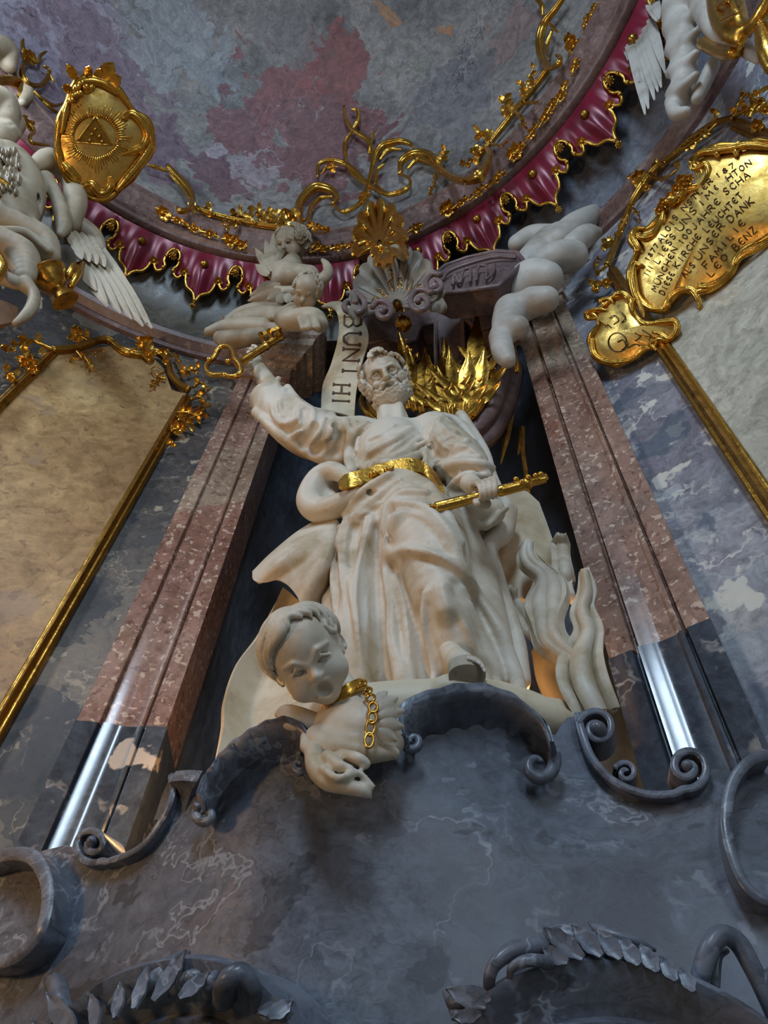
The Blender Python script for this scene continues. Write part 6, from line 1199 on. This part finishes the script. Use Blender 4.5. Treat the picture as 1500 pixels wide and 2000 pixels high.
for pts, w in [([(58, 116), (46, 126), (44, 146), (56, 164), (80, 166), (94, 150), (96, 136), (84, 128)], 6), ([(76, 122), (80, 108), (92, 100)], 3.5), ([(74, 124), (62, 108), (48, 102), (44, 84), (46, 76)], 5), ([(66, 178), (80, 192), (104, 206), (124, 202)], 4.5), ([(92, 140), (100, 152), (106, 162)], 3.5), ([(84, 198), (100, 212), (116, 222)], 3.5)]: ribbed(SDm, pts, w, n=40).build('scroll', M_GOLD_D, curl)
spray(SDm, [(70, 122), (58, 112), (48, 106)], 4, 6, 13, 3).build('leaf_spray', M_GOLD, curl)
cb_ = thing('gilded_curl', 'small gilded leafy scroll behind the face of the left angel', 'ornament', hit(60, 250, SDm()))
ribbed(SDm, [(40, 232), (56, 242), (66, 256), (58, 268), (62, 278), (80, 282), (96, 284)], 4.5, n=40).build('scroll', M_GOLD, cb_); spray(SDm, [(38, 230), (52, 240), (64, 246)], 4, 8, 12, 5).build('leaf_spray', M_GOLD, cb_)

# ------------------------------------------------------------------ garlands laid on the ring cornice
gg = thing('ring_garland', 'gilded flower garlands laid along the mauve ring cornice', 'garland', hit(720, 470, SR()))
def SBd(off=0.0): return lambda p: min(2.56-.35*(p[2]-7.72), 2.62) - off - math.hypot(p[0]-O_RING[0], p[1]-O_RING[1])
for k, (x, y, dx, dy, r) in enumerate(((318, 416, 14, 10, 13), (346, 430, 22, 8, 8), (378, 446, 22, 8, 9), (410, 458, 22, 6, 9), (450, 470, 18, 3, 14), (470, 478, 14, 2, 10), (610, 484, 20, -2, 11), (632, 486, 16, -3, 8), (812, 446, 18, -10, 9), (874, 410, 14, -10, 15), (900, 396, 18, -14, 8), (935, 376, 18, -16, 9), (970, 350, 18, -18, 10), (1004, 300, 10, -14, 15), (1014, 290, 10, -14, 10), (1040, 258, 14, -20, 9), (1064, 230, 12, -20, 10), (1078, 206, 10, -18, 9), (1094, 190, 8, -16, 10), (1102, 170, 6, -14, 7), (1122, 130, 5, -18, 8), (1120, 92, 8, -14, 16), (1112, 78, 6, -12, 10), (1146, 40, 8, -18, 8), (1160, 20, 8, -18, 8), (560, 486, 14, 0, 8), (585, 486, 14, 0, 9), (660, 484, 16, -4, 8), (690, 480, 14, -6, 8))):
    m = MB(); p = hit(x, y, SBd(.02)); rosette(m, p, r*pxm(p), k, 5); spray(SBd, [(x-dx, y-dy, .02), (x, y-2, .025), (x+dx, y+dy, .02)], 3.0, 6, r*1.05, seed=k+7, m=m, balls=2, n=20).build('flower_spray', M_GOLD, gg)

# ------------------------------------------------------------------ crimson valance under the ring
va = thing('crimson_valance', 'crimson scalloped valance with gilded edging and tassels hanging under the ring', 'valance', cyl_pt(0, 2.7, 7.5, O_RING))
def vpt(u, d, lift=0.0): z = 7.66-d; return cyl_pt(u, 2.68+.9*d-lift, z-lift*.7, O_RING)
DU, DD = zip(*[(0, .33), (1.0, .275), (1.9, .255), (2.5, .19), (2.9, .17), (3.3, .20), (3.9, .215), (4.4, .19), (4.45, .12), (4.75, .06), (5.5, .045)])
EDGE = [(0, .335), (.5, .295), (1.1, .275), (1.8, .262), (2.3, .225), (2.55, .185), (2.9, .168), (3.25, .20), (3.7, .222), (4.25, .215), (4.75, .185), (4.70, .165), (4.40, .15), (4.33, .115), (4.55, .075), (4.95, .052), (5.5, .045)]
def tassel(p, s, name='tassel', tilt=None):
    m = MB(); d = np.array([0, .12, -1.0]) if tilt is None else tilt; T = np.array([p+d*s*t for t in (0, .12, .2, .3, .42, .5, 1.0, 1.05)]); m.tube(T, np.array([.06, .16, .10, .2, .2, .12, .26, .2])*s, 10, up=(1, 0, 0))
    for j in range(8): a = 2*math.pi*j/8; o = np.array([math.cos(a), math.sin(a), 0]); m.tube(np.array([p+d*s*.5+o*.1*s, p+d*s*1.1+o*.27*s]), .05*s, 5)
    return m.build(name, M_GOLD, va)
for c0 in (-64.0, -53.0, -42.0, -31.0, -20.0, -9.0, 7.2, 18.2, 29.1, 40.0, 51.0):
    us = np.linspace(-5.5, 5.5, 45); G = []
    for u in us:
        D = np.interp(abs(u), DU, DD); G.append([vpt(c0+u, D*t, .035*math.exp(-(u/2.2)**2)*math.sin(math.pi*min(1, t*1.05))+.012*math.cos(u*2.2)*t) for t in np.linspace(0, 1, 10)])
    solid(np.array(G), .014, surf_n(vpt(c0, .1))).build('cloth_panel', M_RED, va)
    P = crom(np.array([vpt(c0-u, d, .012) for u, d in EDGE[::-1]] + [vpt(c0+u, d, .012) for u, d in EDGE[1:]]), 110); MB().tube(P, .0135, 7).build('gilded_edging', M_GOLD, va)
    m = MB(); p = vpt(c0, .10, .045); n = surf_n(p); m.ball(p, .036, nu=12, nv=8); m.build('medallion', M_GOLD_D, va)
    for sg in (-1, 1):
        rosette(MB(), vpt(c0+sg*2.9, .175, .02), .04, 3, 6).build('edge_rosette', M_GOLD, va)
        MB().ball(vpt(c0+sg*4.7, .19, .02), .02).build('bead', M_GOLD, va); MB().ball(vpt(c0+sg*4.45, .11, .02), .016).build('bead', M_GOLD, va)
    tassel(vpt(c0, .335, .01), .085); tassel(vpt(c0+5.5, .05, .01), .11)

# ------------------------------------------------------------------ ragged acanthus leaves on the door hoods
for hood_name, spec in (('door_hood.001', [(1140, 1872, -74, -58, 20), (1176, 1868, -56, -58, 18), (1214, 1874, -46, -56, 18), (1250, 1886, -40, -52, 18), (1286, 1900, -34, -50, 17), (1322, 1918, -30, -46, 16), (1356, 1940, -24, -44, 15), (1110, 1880, -50, -26, 16), (960, 1950, -60, -6, 18), (950, 1966, -76, -34, 18), (940, 1980, -56, 10, 14)]),
                        ('door_hood', [(300, 1956, 66, -94, 18), (262, 1972, 30, -78, 15), (226, 1990, 14, -64, 14), (190, 2010, -4, -60, 14), (150, 2040, -40, -90, 22), (524, 1990, 46, -30, 17), (504, 1976, 58, -8, 14), (350, 1950, 60, -46, 16), (130, 2060, -50, -60, 18)])):
    hd_ = bpy.data.objects[hood_name]
    for x, y, dx, dy, W in spec:
        p = hit(x, y, Scons(.21)); q = hit(x+dx, y+dy, Scons(.19)); m = MB(); leaf(m, p, q-p, np.array([0, -1, -.2]), np.linalg.norm(q-p), W*pxm(p), .12); m.build('acanthus_leaf', M_CONS, hd_)
